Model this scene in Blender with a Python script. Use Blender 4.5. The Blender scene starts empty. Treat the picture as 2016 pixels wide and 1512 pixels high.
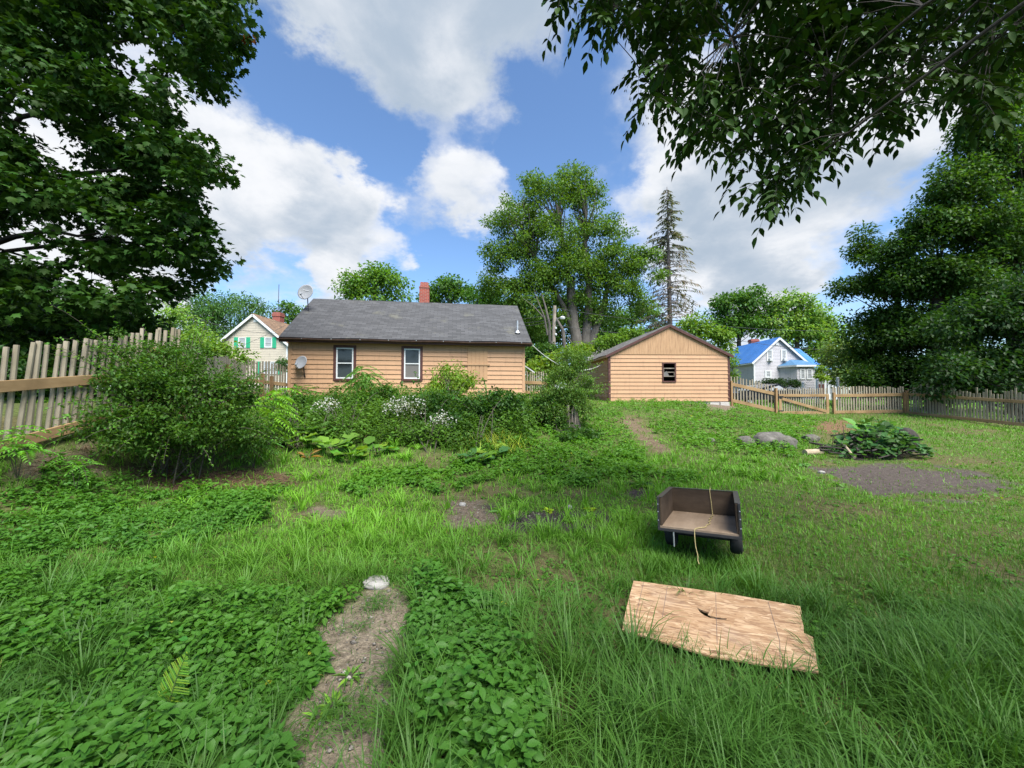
import bpy, math, random
import numpy as np
R = math.radians
random.seed(7); rng = np.random.default_rng(7)
sc = bpy.context.scene
COL = sc.collection

# ------------------------------------------------------------------ camera
F, CX, CY, EYE = 757.0, 1008.0, 756.0, 1.65
PITCH = math.atan(19 / F)
cam_d = bpy.data.cameras.new('camera'); cam = bpy.data.objects.new('camera', cam_d); COL.objects.link(cam)
cam_d.sensor_width = 36; cam_d.lens = 36 * F / 2016; cam_d.clip_start = .05; cam_d.clip_end = 2000
cam.location = (0, 0, EYE); cam.rotation_euler = (R(90) + PITCH, 0, 0)
sc.camera = cam
sc.view_settings.view_transform = 'Standard'; sc.view_settings.look = 'None'
sc.view_settings.exposure = 1.2; sc.view_settings.gamma = 1
sc.cycles.use_denoising = True
sc.cycles.max_bounces = 7; sc.cycles.diffuse_bounces = 4; sc.cycles.glossy_bounces = 2
sc.cycles.transmission_bounces = 4; sc.cycles.transparent_max_bounces = 4

def at(px, py, Y):
    x = (px - CX) / F; u = (CY - py) / F
    dy = math.cos(PITCH) - u * math.sin(PITCH); dz = math.sin(PITCH) + u * math.cos(PITCH)
    t = Y / dy
    return np.array([x * t, Y, EYE + dz * t])

def proj(P):
    P = np.asarray(P, float); z = P[:, 2] - EYE
    f = np.maximum(P[:, 1] * math.cos(PITCH) + z * math.sin(PITCH), 1e-3)
    u = -P[:, 1] * math.sin(PITCH) + z * math.cos(PITCH)
    return np.stack([CX + F * P[:, 0] / f, CY - F * u / f], 1)

# ------------------------------------------------------------------ sun and sky
SUN = np.array([.26, -.50, .9]); SUN /= np.linalg.norm(SUN)
sun_d = bpy.data.lights.new('sun', 'SUN'); sun_d.energy = 4.6; sun_d.angle = R(40); sun_d.color = (1, .955, .88)
sun = bpy.data.objects.new('sun', sun_d); COL.objects.link(sun)
from mathutils import Vector
sun.rotation_euler = Vector(SUN).to_track_quat('Z', 'Y').to_euler(); sun.location = (6, -8, 30)

world = bpy.data.worlds.new('World'); sc.world = world; world.use_nodes = True
def build_sky():
    nt = world.node_tree; N = nt.nodes; Lk = nt.links; N.clear()
    out = N.new('ShaderNodeOutputWorld'); bg = N.new('ShaderNodeBackground'); bg.inputs[1].default_value = .075
    Lk.new(bg.outputs[0], out.inputs[0])
    sky = N.new('ShaderNodeTexSky'); sky.sky_type = 'NISHITA'; sky.sun_disc = False
    sky.sun_elevation = math.asin(SUN[2]); sky.sun_rotation = math.atan2(SUN[0], SUN[1])
    sky.air_density = 1.0; sky.dust_density = .6; sky.ozone_density = 2.0
    tc = N.new('ShaderNodeTexCoord'); D = tc.outputs['Generated']
    def val(n, i, v):
        if hasattr(v, 'is_linked') or hasattr(v, 'links'): Lk.new(v, n.inputs[i])
        else: n.inputs[i].default_value = v
    def m(op, a, b=0.0, c=None):
        n = N.new('ShaderNodeMath'); n.operation = op; val(n, 0, a); val(n, 1, b)
        if c is not None: val(n, 2, c)
        return n.outputs[0]
    def smooth(x, lo, hi, a=0.0, b=1.0):
        n = N.new('ShaderNodeMapRange'); n.interpolation_type = 'SMOOTHSTEP'
        val(n, 0, x); n.inputs[1].default_value = lo; n.inputs[2].default_value = hi; n.inputs[3].default_value = a; n.inputs[4].default_value = b
        return n.outputs[0]
    sep = N.new('ShaderNodeSeparateXYZ'); Lk.new(D, sep.inputs[0])
    den = m('ADD', m('MAXIMUM', sep.outputs[2], 0.0), .38)
    pl = N.new('ShaderNodeVectorMath'); pl.operation = 'DIVIDE'
    cmb = N.new('ShaderNodeCombineXYZ')
    for i in range(3): Lk.new(den, cmb.inputs[i])
    Lk.new(D, pl.inputs[0]); Lk.new(cmb.outputs[0], pl.inputs[1]); P = pl.outputs[0]
    wn = N.new('ShaderNodeTexNoise'); wn.inputs['Scale'].default_value = 3.2; wn.inputs['Detail'].default_value = 7; wn.inputs['Roughness'].default_value = .62; Lk.new(P, wn.inputs['Vector'])
    ws = N.new('ShaderNodeVectorMath'); ws.operation = 'SUBTRACT'; Lk.new(wn.outputs['Color'], ws.inputs[0]); ws.inputs[1].default_value = (.5, .5, .5)
    wm = N.new('ShaderNodeVectorMath'); wm.operation = 'MULTIPLY_ADD'; Lk.new(ws.outputs[0], wm.inputs[0]); wm.inputs[1].default_value = (.36, .36, .36); Lk.new(D, wm.inputs[2])
    wd = N.new('ShaderNodeVectorMath'); wd.operation = 'NORMALIZE'; Lk.new(wm.outputs[0], wd.inputs[0]); DW = wd.outputs[0]
    def noise(scale, detail, dist=0.0, off=0.0, rough=.55):
        mp = N.new('ShaderNodeVectorMath'); mp.operation = 'ADD'; Lk.new(P, mp.inputs[0]); mp.inputs[1].default_value = (off, off * .7, off * .3)
        n = N.new('ShaderNodeTexNoise'); n.inputs['Scale'].default_value = scale; n.inputs['Detail'].default_value = detail
        n.inputs['Roughness'].default_value = rough; n.inputs['Distortion'].default_value = dist; Lk.new(mp.outputs[0], n.inputs['Vector'])
        return n.outputs['Fac']
    def blob(px, py, rin, rout, w):
        d = at(px, py, 1.0) - np.array([0, 0, EYE]); d /= np.linalg.norm(d)
        n = N.new('ShaderNodeVectorMath'); n.operation = 'DOT_PRODUCT'; Lk.new(DW, n.inputs[0]); n.inputs[1].default_value = tuple(d)
        return smooth(n.outputs['Value'], math.cos(R(rout)), math.cos(R(rin)), 0.0, w)
    def total(lst, start):
        s = start
        for b in lst: s = m('ADD', s, blob(*b))
        return s
    # cumulus masses (+) and blue gaps (-) by direction in the sky
    dens = total([(590, 330, 3, 13, .62), (470, 300, 1, 9, .42), (700, 440, 2, 9, .55), (560, 500, 3, 10, .45), (800, 480, 0, 5, .25), (480, 620, 2, 8, .2),
                  (640, 20, 3, 15, .62), (860, 40, 3, 13, .62), (980, 90, 2, 9, .35), (1180, 60, 3, 12, .5),
                  (900, 330, 2, 10, .4), (890, 440, 1, 5, .3), (1040, 180, 1, 6, .25), (1000, 340, 1, 5, .2),
                  (1330, 330, 3, 13, .62), (1500, 330, 5, 15, .55), (1420, 520, 3, 11, .55), (1530, 540, 2, 8, .5), (1150, 320, 1, 5, .35), (1750, 320, 3, 12, .5), (1650, 100, 4, 16, .5),
                  (640, 560, 1, 5, .35), (150, 300, 5, 20, .5), (50, 520, 5, 18, .5),
                  (500, 130, 1, 8, -.6), (600, 185, 1, 7, -.55), (720, 235, 2, 9, -.6), (850, 235, 1, 7, -.5), (1000, 250, 1, 8, -.5), (1130, 240, 2, 11, -.55), (760, 60, 3, 10, .2), (860, 110, 2, 6, .12), (590, 20, 2, 7, .2), (960, 380, 2, 7, .3), (840, 300, 1, 5, .25), (1250, 430, 2, 8, .3), (1640, 430, 2, 7, .3), (700, 260, 1, 6, -.3), (780, 360, 1, 5, -.25), (860, 500, 2, 6, -.2), (440, 560, 1, 4, -.35), (520, 570, 1, 4, -.3), (860, 560, 2, 6, -.4), (780, 300, 0, 4, -.25),
                  (1560, 455, 1, 6, -.5), (1700, 480, 1, 5, -.4), (1230, 380, 1, 5, -.35), (1400, 400, 0, 4, -.3), (1850, 330, 1, 6, -.4), (1180, 420, 1, 4, -.2), (1290, 460, 0, 3, -.2), (1720, 380, 0, 4, -.3), (1000, 480, 1, 4, -.3)], .17)
    n1 = noise(2.6, 9, .35); n2 = noise(6.5, 7, .2, 3.1)
    dens = m('ADD', dens, m('MULTIPLY', m('SUBTRACT', n1, .5), 1.15))
    dens = m('ADD', dens, m('MULTIPLY', m('SUBTRACT', n2, .5), .62))
    mask = smooth(dens, .16, .98)
    grey = total([(620, 0, 4, 16, .62), (900, 20, 3, 14, .5), (1120, 70, 3, 12, .45), (640, 480, 3, 10, .3), (480, 500, 3, 10, .3), (520, 420, 2, 8, .12), (1500, 400, 3, 13, .4), (1330, 440, 2, 8, .25), (1440, 430, 2, 10, .2), (640, 400, 2, 8, .2), (1480, 560, 2, 7, .2), (1790, 310, 2, 10, .3), (900, 350, 3, 9, .25), (1330, 280, 3, 12, .12)], .03)
    n3 = noise(4.2, 8, .3, 7.7)
    grey = m('ADD', grey, m('MULTIPLY', m('SUBTRACT', n3, .5), 1.7))
    gfac = smooth(grey, -.1, .95)
    cm = N.new('ShaderNodeMix'); cm.data_type = 'RGBA'
    Lk.new(gfac, cm.inputs[0]); cm.inputs[6].default_value = (5.6, 5.7, 5.9, 1); cm.inputs[7].default_value = (2.7, 3.25, 3.95, 1)
    blue = N.new('ShaderNodeMix'); blue.data_type = 'RGBA'; blue.blend_type = 'MULTIPLY'; blue.inputs[0].default_value = 1
    Lk.new(sky.outputs[0], blue.inputs[6]); blue.inputs[7].default_value = (1.06, 1.24, 1.40, 1)
    mx = N.new('ShaderNodeMix'); mx.data_type = 'RGBA'
    Lk.new(mask, mx.inputs[0]); Lk.new(blue.outputs[2], mx.inputs[6]); Lk.new(cm.outputs[2], mx.inputs[7])
    Lk.new(mx.outputs[2], bg.inputs[0])
build_sky()

# ------------------------------------------------------------------ helpers: noise, terrain, masks
def _h(ix, iy, s):
    v = np.sin(ix * 127.1 + iy * 311.7 + s * 74.7) * 43758.5453
    return v - np.floor(v)
def vnoise(x, y, s=0):
    ix = np.floor(x); iy = np.floor(y); fx = x - ix; fy = y - iy
    fx = fx * fx * (3 - 2 * fx); fy = fy * fy * (3 - 2 * fy)
    a = _h(ix, iy, s); b = _h(ix + 1, iy, s); c = _h(ix, iy + 1, s); d = _h(ix + 1, iy + 1, s)
    return (a * (1 - fx) + b * fx) * (1 - fy) + (c * (1 - fx) + d * fx) * fy
def fbm(x, y, s=0, o=4):
    t = 0; amp = .5
    for k in range(o): t = t + amp * vnoise(x * 2 ** k, y * 2 ** k, s + k * 3.3); amp *= .5
    return t / (1 - .5 ** o)

TP = np.array([(0,0,0),(-3,1,0),(3,1,0),(0,2,0),(-3,3,0),(3,3,0),(0,4,0),(-3,5,.02),(3,5,0),(6,4,0),(6,7,0),(8,9,0),(0,6,0),(3,7,.04),(-4.5,4,.02),(-4.5,6,.1),(-5,2,.06),
 (-6,3,.26),(-6,5,.36),(-6.7,3,.5),(-6.7,5,.86),(-6.7,6,1.05),(-6,6.5,.4),(-6.8,7.5,1.2),(-8,9,1.32),(-9,5,1.2),(-14,5,1.4),(-10,14,1.3),(-10.5,10,1.4),
 (-5,7.2,.25),(-3,8,.2),(-1,8,.15),(-5,9,.7),(-3,10,.65),(-1,10,.5),(1,9,.25),(1,11,.6),(-6.5,10,1.0),(-4,12,1.1),(-1,12,.95),(1,13,1.0),(-6,13,1.25),(-3,13.7,1.26),(0,14.5,1.25),(-5,17,1.3),(0,18,1.3),(-9,17,1.25),
 (3,10,.2),(3,13,.65),(3,16,1.1),(3,19,1.27),(5,20,1.24),(8,19,1.18),(11,19.5,1.02),(8,16,.85),(8,13,.45),(6,10,.12),(6,13,.5),(11,15,.6),(11,12,.25),(13.5,20,.62),(15,15,.25),(18,20,.6),(20.5,20,.62),(21.4,16.2,.15),(18,13,0),(14,10,0),(10,8,0),(22,10,0),
 (8,25,1.4),(8,29,1.4),(13,27,1.1),(-30,20,1.6),(-30,60,2),(0,40,1.9),(0,80,3),(30,40,.9),(34,48,.9),(30,80,2),(60,40,.5),(60,0,0),(-60,0,1.5),(0,-30,0),(-30,-30,.3),(30,-30,0),(26,22,.3)], float)
def _k(d2): return np.sqrt(d2 + .6)
def _fit():
    n = len(TP); d2 = ((TP[:, None, :2] - TP[None, :, :2]) ** 2).sum(-1)
    A = np.zeros((n + 1, n + 1)); A[:n, :n] = _k(d2) - .02 * np.eye(n); A[:n, n] = 1; A[n, :n] = 1
    return np.linalg.solve(A, np.append(TP[:, 2], 0))
_W = _fit()
def hgt(x, y):
    x = np.asarray(x, float); y = np.asarray(y, float); sh = x.shape; x = x.ravel(); y = y.ravel()
    xx = np.clip(x, -70, 70); yy = np.clip(y, -40, 95)
    out = np.full(x.shape, _W[-1])
    for (px, py, _), w in zip(TP, _W): out += w * _k((xx - px) ** 2 + (yy - py) ** 2)
    out += (fbm(x * .9, y * .9, 5) - .5) * .09 + (vnoise(x * 4, y * 4, 2) - .5) * .015
    return out.reshape(sh)
def h1(x, y): return float(hgt(np.array([x]), np.array([y]))[0])
def gp(px, py):
    a = np.array([0, 0, EYE]); d = at(px, py, 1.0) - a; ts = np.geomspace(.8, 60, 900)
    P = a + ts[:, None] * d; g = hgt(P[:, 0], P[:, 1]); i = np.argmax(P[:, 2] < g)
    p = P[i]; p[2] = g[i]; return p
def inpoly(q, poly):
    x, y = q[:, 0], q[:, 1]; r = np.zeros(len(q), bool); n = len(poly)
    for i in range(n):
        x1, y1 = poly[i]; x2, y2 = poly[(i + 1) % n]
        c = (y1 > y) != (y2 > y)
        r ^= c & (x < (x2 - x1) * (y - y1) / ((y2 - y1) if y2 != y1 else 1e-9) + x1)
    return r
# areas of the yard: outlines on the ground, read off the photograph and laid on the terrain
def region(*pts): return np.array([gp(*p)[:2] for p in pts])
TAN = [region((745,1150),(800,1185),(820,1235),(800,1300),(780,1370),(748,1420),(745,1511),(720,1640),(510,1640),(548,1511),(560,1440),(612,1370),(605,1290),(635,1230),(690,1170)),
       region((30,925),(60,895),(150,868),(185,880),(180,920),(120,930)), region((890,985),(960,985),(965,1035),(890,1038)),
       region((620,995),(700,1005),(690,1020),(620,1018)), region((1375,800),(1440,795),(1470,803),(1430,812)),
       region((1222,826),(1246,822),(1292,860),(1340,895),(1318,897),(1256,866))]
DARK = [region((960,1005),(1060,1005),(1150,1008),(1185,1025),(1090,1036),(980,1034)), region((1625,925),(1700,914),(1820,918),(1930,935),(1960,960),(1900,982),(1790,985),(1700,970),(1650,950)),
        region((1225,955),(1300,955),(1330,975),(1230,972)), region((1660,880),(1800,890),(1760,908),(1680,905))]
RED = [region((1605,838),(1640,826),(1700,833),(1710,850),(1660,858),(1600,846))]
LITTER = [region((170,900),(330,918),(480,925),(560,930),(600,950),(520,968),(380,965),(250,935)), region((480,860),(560,850),(570,880),(500,900))]
COVER = [region((-250,985),(0,945),(150,928),(240,938),(400,965),(560,955),(580,990),(500,1030),(380,1060),(200,1085),(0,1100),(-250,1100)),
         region((-300,1270),(100,1300),(260,1370),(340,1300),(440,1190),(600,1160),(650,1190),(610,1300),(550,1380),(510,1511),(460,1640),(-300,1640)), region((-300,1130),(150,1120),(330,1180),(300,1250),(60,1260),(-300,1240)),
         region((790,1130),(900,1150),(960,1240),(960,1330),(900,1420),(900,1511),(890,1640),(780,1640),(775,1500),(780,1420),(815,1300),(830,1230)),
         region((880,905),(1000,870),(1080,830),(1200,800),(1225,825),(1250,870),(1300,900),(1250,935),(1120,955),(930,950)),
         region((1250,825),(1440,805),(1540,818),(1640,830),(1600,850),(1560,900),(1440,895),(1340,885),(1300,850)),
         region((1200,792),(1440,792),(1440,802),(1390,812),(1290,812),(1200,806)),
         region((700,930),(880,920),(900,960),(720,965)), region((1250,925),(1380,930),(1370,965),(1240,955))]
SHORT = [region((1340,1075),(1600,1050),(2150,1000),(2150,1230),(1900,1200),(1650,1200),(1580,1190),(1240,1140)), region((1400,1000),(1640,910),(1620,880),(1800,860),(2150,850),(2150,1040),(1480,1060)), region((330,1010),(560,990),(620,1020),(560,1050),(330,1075)),
         region((1210,808),(1330,815),(1320,835),(1225,830))]
TALL = [region((830,1330),(960,1230),(1200,1210),(1300,1300),(1560,1335),(1700,1280),(2200,1230),(2200,1511),(900,1511))]
def inside(x, y, regs, jit=.12):
    q = np.stack([x + (fbm(x * 3, y * 3, 11) - .5) * jit * 2, y + (fbm(x * 3, y * 3, 17) - .5) * jit * 2], 1)
    r = np.zeros(len(x), bool)
    for g in regs: r |= inpoly(q, g)
    return r

# ------------------------------------------------------------------ helpers: mesh building
def raw_mesh(name, verts, faces, cols=None, smooth=False):
    me = bpy.data.meshes.new(name); verts = np.asarray(verts, np.float32)
    me.vertices.add(len(verts)); me.vertices.foreach_set('co', verts.ravel())
    idx = np.concatenate([f.ravel() for f in faces]).astype(np.int32)
    tot = np.concatenate([np.full(len(f), f.shape[1], np.int32) for f in faces])
    st = np.concatenate([[0], np.cumsum(tot)[:-1]]).astype(np.int32)
    me.loops.add(len(idx)); me.loops.foreach_set('vertex_index', idx)
    me.polygons.add(len(tot)); me.polygons.foreach_set('loop_start', st); me.polygons.foreach_set('loop_total', tot)
    if smooth: me.polygons.foreach_set('use_smooth', np.ones(len(tot), bool))
    if cols is not None:
        a = me.color_attributes.new('Col', 'FLOAT_COLOR', 'POINT'); c = np.ones((len(verts), 4), np.float32); c[:, :3] = cols
        a.data.foreach_set('color', c.ravel())
    me.update(calc_edges=True)
    return me
def link(name, me, mat=None, parent=None):
    o = bpy.data.objects.new(name, me); COL.objects.link(o)
    if mat is not None: me.materials.append(mat)
    if parent is not None: o.parent = parent
    return o
def tag(o, label=None, cat=None, group=None, kind=None):
    if label: o['label'] = label
    if cat: o['category'] = cat
    if group: o['group'] = group
    if kind: o['kind'] = kind
    return o
def thing(name, label, cat, group=None, loc=(0, 0, 0), rz=0):
    o = bpy.data.objects.new(name, None); COL.objects.link(o); o.empty_display_size = .2
    o.location = tuple(float(v) for v in loc); o.rotation_euler = (0, 0, rz)
    return tag(o, label, cat, group)
class MB:
    def __init__(s): s.v = []; s.f = []
    def add(s, vs, fs):
        b = len(s.v); s.v += [tuple(map(float, p)) for p in vs]; s.f += [tuple(b + i for i in f) for f in fs]; return s
    def box(s, lo, hi):
        x0, y0, z0 = lo; x1, y1, z1 = hi
        return s.add([(x0,y0,z0),(x1,y0,z0),(x1,y1,z0),(x0,y1,z0),(x0,y0,z1),(x1,y0,z1),(x1,y1,z1),(x0,y1,z1)],
                     [(0,3,2,1),(4,5,6,7),(0,1,5,4),(1,2,6,5),(2,3,7,6),(3,0,4,7)])
    def beam(s, a, b, w, h, up=(0, 0, 1)):          # bar with a rectangular section
        a = np.array(a, float); b = np.array(b, float); d = b - a; d /= np.linalg.norm(d)
        sd = np.cross(d, up); sd /= np.linalg.norm(sd); u = np.cross(sd, d)
        vs = [p + i * sd * w / 2 + j * u * h / 2 for p in (a, b) for i, j in ((-1,-1),(1,-1),(1,1),(-1,1))]
        return s.add(vs, [(0,1,2,3),(7,6,5,4),(0,4,5,1),(1,5,6,2),(2,6,7,3),(3,7,4,0)])
    def tube(s, pts, rad, n=8, cap=True):
        pts = np.array(pts, float); rad = np.broadcast_to(np.array(rad, float), (len(pts),)); b = len(s.v)
        t = np.gradient(pts, axis=0); vs = []
        ref = np.array([0, 0, 1.]) if abs(t[0] / (np.linalg.norm(t[0]) + 1e-9))[2] < .9 else np.array([1., 0, 0])
        for p, d, r in zip(pts, t, rad):
            d = d / (np.linalg.norm(d) + 1e-9); a = np.cross(d, ref); a /= (np.linalg.norm(a) + 1e-9); c = np.cross(d, a)
            vs += [p + r * (math.cos(2 * math.pi * k / n) * a + math.sin(2 * math.pi * k / n) * c) for k in range(n)]
        fs = [(i * n + k, i * n + (k + 1) % n, (i + 1) * n + (k + 1) % n, (i + 1) * n + k) for i in range(len(pts) - 1) for k in range(n)]
        if cap: fs += [tuple(range(n))[::-1], tuple((len(pts) - 1) * n + k for k in range(n))]
        return s.add(vs, fs)
    def lathe(s, prof, n=20, axis_o=(0,0,0), ax=(0,0,1)):
        ax = np.array(ax, float); ax /= np.linalg.norm(ax); a = np.cross(ax, (0,0,1) if abs(ax[2]) < .9 else (1,0,0)); a /= np.linalg.norm(a); c = np.cross(ax, a); o = np.array(axis_o, float)
        vs = [o + ax * z + r * (math.cos(2*math.pi*k/n) * a + math.sin(2*math.pi*k/n) * c) for r, z in prof for k in range(n)]
        return s.add(vs, [(i*n+k, i*n+(k+1)%n, (i+1)*n+(k+1)%n, (i+1)*n+k) for i in range(len(prof)-1) for k in range(n)])
    def build(s, name, mat, parent=None, bevel=0, smooth=False):
        me = bpy.data.meshes.new(name); me.from_pydata(s.v, [], s.f); me.update()
        o = link(name, me, mat, parent)
        if smooth:
            me.polygons.foreach_set('use_smooth', np.ones(len(me.polygons), bool))
        if bevel:
            m = o.modifiers.new('bevel', 'BEVEL'); m.width = bevel; m.segments = 2; m.limit_method = 'ANGLE'
        return o

# leaves, blades and leaflets: many small faces from a few templates; u across, v along, w off the face
def _blade(phi0, phi1, n):
    pts = [(0., 0.)]; 
    for i in range(n):
        ph = phi0 + (phi1 - phi0) * (i + .5) / n; pts.append((pts[-1][0] + math.sin(ph) / n, pts[-1][1] + math.cos(ph) / n))
    V = []; Fq = []
    for i, (y, z) in enumerate(pts[:-1]):
        w = .5 * (1 - (i / n) ** 1.8) * (.75 + .25 * min(1, i * 2 / n)); V += [(-w, y, z), (w, y, z)]
    V.append((0, pts[-1][0], pts[-1][1])); m = len(V) - 1
    for i in range(n - 1): Fq.append((2*i, 2*i+1, 2*i+3, 2*i+2))
    return V, Fq + [(2*n-2, 2*n-1, m)]
def _maple():
    B = [(0,0),(.30,.10),(.52,.22),(.34,.40),(.46,.66),(.18,.62),(0,1),(-.18,.62),(-.46,.66),(-.34,.40),(-.52,.22),(-.30,.10)]
    V = [(0, .38, .05)] + [(x, y, -.10 * (abs(x) * 1.3 + max(0, y - .45))) for x, y in B]
    return V, [(0, 1 + i, 1 + (i + 1) % len(B)) for i in range(len(B))]
def _burdock():
    V = [(0, .3, -.03)]; n = 14
    for i in range(n):
        a = math.pi * 2 * i / n - math.pi / 2; r = .5 * (1 + .10 * ((i % 2) - .5)); y = .5 + r * math.sin(a) * 1.0; x = r * math.cos(a) * (1.15 - .45 * y)
        V.append((x, y, -.12 * y * y + .10 * abs(x) + .05 * math.sin(i * 2.4)))
    V[1] = (0, .08, 0); return V, [(0, 1 + i, 1 + (i + 1) % n) for i in range(n)]
T = {'rhomb': ([(0,0,0),(.5,.42,.12),(0,1,-.1),(-.5,.42,.12)], [(0,1,2),(0,2,3)]),
     'leaflet': ([(0,0,0),(.36,.22,.07),(.44,.52,.06),(0,1,-.12),(-.44,.52,.06),(-.36,.22,.07),(0,.4,-.03)], [(0,1,6),(1,2,6),(2,3,6),(3,4,6),(4,5,6),(5,0,6)]),
     'maple': _maple(), 'burdock': _burdock(),
     'needle': ([(-.5,0,0),(.5,0,0),(.3,1,-.1),(-.3,1,-.1)], [(0,1,2,3)])}
for i, (a, b) in enumerate([(.05,.5),(.1,1.1),(.2,1.9),(.35,2.5),(.15,1.5)]): T['blade%d' % i] = _blade(a, b, 4)
for i, (a, b) in enumerate([(.05,.6),(.2,1.5)]): T['short%d' % i] = _blade(a, b, 2)
def unit(v): return v / (np.linalg.norm(v, axis=-1, keepdims=True) + 1e-9)
class LB:
    def __init__(s): s.V = []; s.C = []; s.F3 = []; s.F4 = []; s.n = 0
    def add(s, kind, pos, fwd, nrm, L, W, col):
        pos = np.asarray(pos, float); N = len(pos)
        if N == 0: return s
        V, Fs = T[kind]; V = np.array(V, float); k = len(V)
        fwd = unit(np.broadcast_to(np.asarray(fwd, float), (N, 3))); nrm = np.broadcast_to(np.asarray(nrm, float), (N, 3))
        sd = unit(np.cross(fwd, nrm)); nn = np.cross(sd, fwd)
        L = np.broadcast_to(np.asarray(L, float), (N,)); W = np.broadcast_to(np.asarray(W, float), (N,)); col = np.broadcast_to(np.asarray(col, float), (N, 3))
        P = pos[:, None] + V[None, :, 0, None] * (W[:, None, None] * sd[:, None]) + V[None, :, 1, None] * (L[:, None, None] * fwd[:, None]) + V[None, :, 2, None] * (L[:, None, None] * nn[:, None])
        s.V.append(P.reshape(-1, 3).astype(np.float32)); s.C.append(np.repeat(col, k, 0).astype(np.float32))
        base = s.n + np.arange(N)[:, None] * k
        for f in Fs:
            (s.F3 if len(f) == 3 else s.F4).append(base + np.array(f)[None])
        s.n += N * k
        return s
    def build(s, name, mat, parent=None, gain=True):
        faces = [np.concatenate(f) for f in (s.F3, s.F4) if f]
        return link(name, raw_mesh(name, np.concatenate(s.V), faces, (np.concatenate(s.C) * np.array([1.85, 2.12, 1.0])).clip(0, .6) if gain else np.concatenate(s.C)), mat, parent)
def rdir(n):
    return unit(rng.normal(size=(n, 3)))
def tint(base, n, dv=.25, dh=.12):                     # leaf to leaf colour differences
    c = np.array(base)[None] * (1 + rng.normal(size=(n, 1)) * dv).clip(.45, 1.9)
    c = c * (1 + rng.normal(size=(n, 3)) * dh * np.array([1, .3, .8])).clip(.4, 1.8)
    return c.clip(.002, .6)

# ------------------------------------------------------------------ materials
def new_mat(name):
    m = bpy.data.materials.new(name); m.use_nodes = True; nt = m.node_tree
    return m, nt.nodes, nt.links, nt.nodes['Principled BSDF']
def ramp(N, L, fac, stops):
    r = N.new('ShaderNodeValToRGB'); L.new(fac, r.inputs[0]); e = r.color_ramp.elements
    while len(e) < len(stops): e.new(.5)
    for el, (p, c) in zip(e, stops): el.position = p; el.color = (*c, 1)
    return r.outputs[0]
def texnoise(N, L, scale, detail=5, vec=None, stretch=None, rough=.6, coord='Object'):
    tc = N.new('ShaderNodeTexCoord'); mp = N.new('ShaderNodeMapping'); L.new(tc.outputs[coord], mp.inputs[0])
    if stretch: mp.inputs['Scale'].default_value = stretch
    n = N.new('ShaderNodeTexNoise'); n.inputs['Scale'].default_value = scale; n.inputs['Detail'].default_value = detail; n.inputs['Roughness'].default_value = rough
    L.new(mp.outputs[0], n.inputs['Vector']); return n.outputs['Fac']
def bump(N, L, fac, bs, strength=.4, dist=.02):
    b = N.new('ShaderNodeBump'); b.inputs['Strength'].default_value = strength; b.inputs['Distance'].default_value = dist
    L.new(fac, b.inputs['Height']); L.new(b.outputs[0], bs.inputs['Normal'])
def mixc(N, L, fac, a, b, blend='MIX'):
    n = N.new('ShaderNodeMix'); n.data_type = 'RGBA'; n.blend_type = blend
    if hasattr(fac, 'links'): L.new(fac, n.inputs[0])
    else: n.inputs[0].default_value = fac
    for i, v in ((6, a), (7, b)):
        if hasattr(v, 'links'): L.new(v, n.inputs[i])
        else: n.inputs[i].default_value = (*v, 1)
    return n.outputs[2]
def simple(name, c, rough=.6, var=.2, scale=6, spec=.3, metal=0, stretch=None, bmp=.15, detail=6):
    m, N, L, b = new_mat(name); n = texnoise(N, L, scale, detail, stretch=stretch)
    lo = tuple(max(0, v * (1 - var)) for v in c); hi = tuple(v * (1 + var) for v in c)
    L.new(ramp(N, L, n, [(.3, lo), (.7, hi)]), b.inputs['Base Color']); b.inputs['Roughness'].default_value = rough
    b.inputs['Specular IOR Level'].default_value = spec; b.inputs['Metallic'].default_value = metal
    if bmp: bump(N, L, n, b, bmp, .01)
    return m
def leafmat(name, trans=.42, rough=.5, spec=.25):
    m, N, L, b = new_mat(name); a = N.new('ShaderNodeAttribute'); a.attribute_name = 'Col'
    L.new(a.outputs['Color'], b.inputs['Base Color']); b.inputs['Roughness'].default_value = rough; b.inputs['Specular IOR Level'].default_value = spec
    t = N.new('ShaderNodeBsdfTranslucent'); L.new(mixc(N, L, 1, a.outputs['Color'], (1.3, 1.25, .45), 'MULTIPLY'), t.inputs[0])
    mx = N.new('ShaderNodeMixShader'); mx.inputs[0].default_value = trans
    L.new(b.outputs[0], mx.inputs[1]); L.new(t.outputs[0], mx.inputs[2]); L.new(mx.outputs[0], N['Material Output'].inputs[0])
    return m
M = {}
M['leaf'] = leafmat('foliage'); M['grass'] = leafmat('grass_blades', .32, .45, .22); M['petal'] = leafmat('petals', .3); M['leaf_dark'] = leafmat('thick_dark_leaves', .10, .6, .06); M['leaf_maple'] = leafmat('maple_leaves', .22, .55, .12)
def bark(name, c1, c2):
    m, N, L, b = new_mat(name); n = texnoise(N, L, 9, 7, stretch=(1, 1, .22)); n2 = texnoise(N, L, 1.3, 3)
    col = ramp(N, L, n, [(.3, c1), (.65, c2)]); L.new(mixc(N, L, n2, col, tuple(v * .6 for v in c1)), b.inputs['Base Color'])
    b.inputs['Roughness'].default_value = .9; bump(N, L, n, b, .8, .03); return m
M['bark'] = bark('bark', (.05, .042, .035), (.13, .115, .1)); M['bark_pale'] = bark('pale_bark', (.085, .075, .065), (.19, .172, .15)); M['bark_dark'] = bark('dark_bark', (.02, .016, .013), (.06, .05, .04))
M['stem_green'] = simple('green_stem', (.16, .24, .06), .6); M['spruce'] = simple('grey_spruce_bark', (.17, .145, .14), .9); M['twig'] = simple('twigs', (.055, .05, .035), .9)
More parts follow.
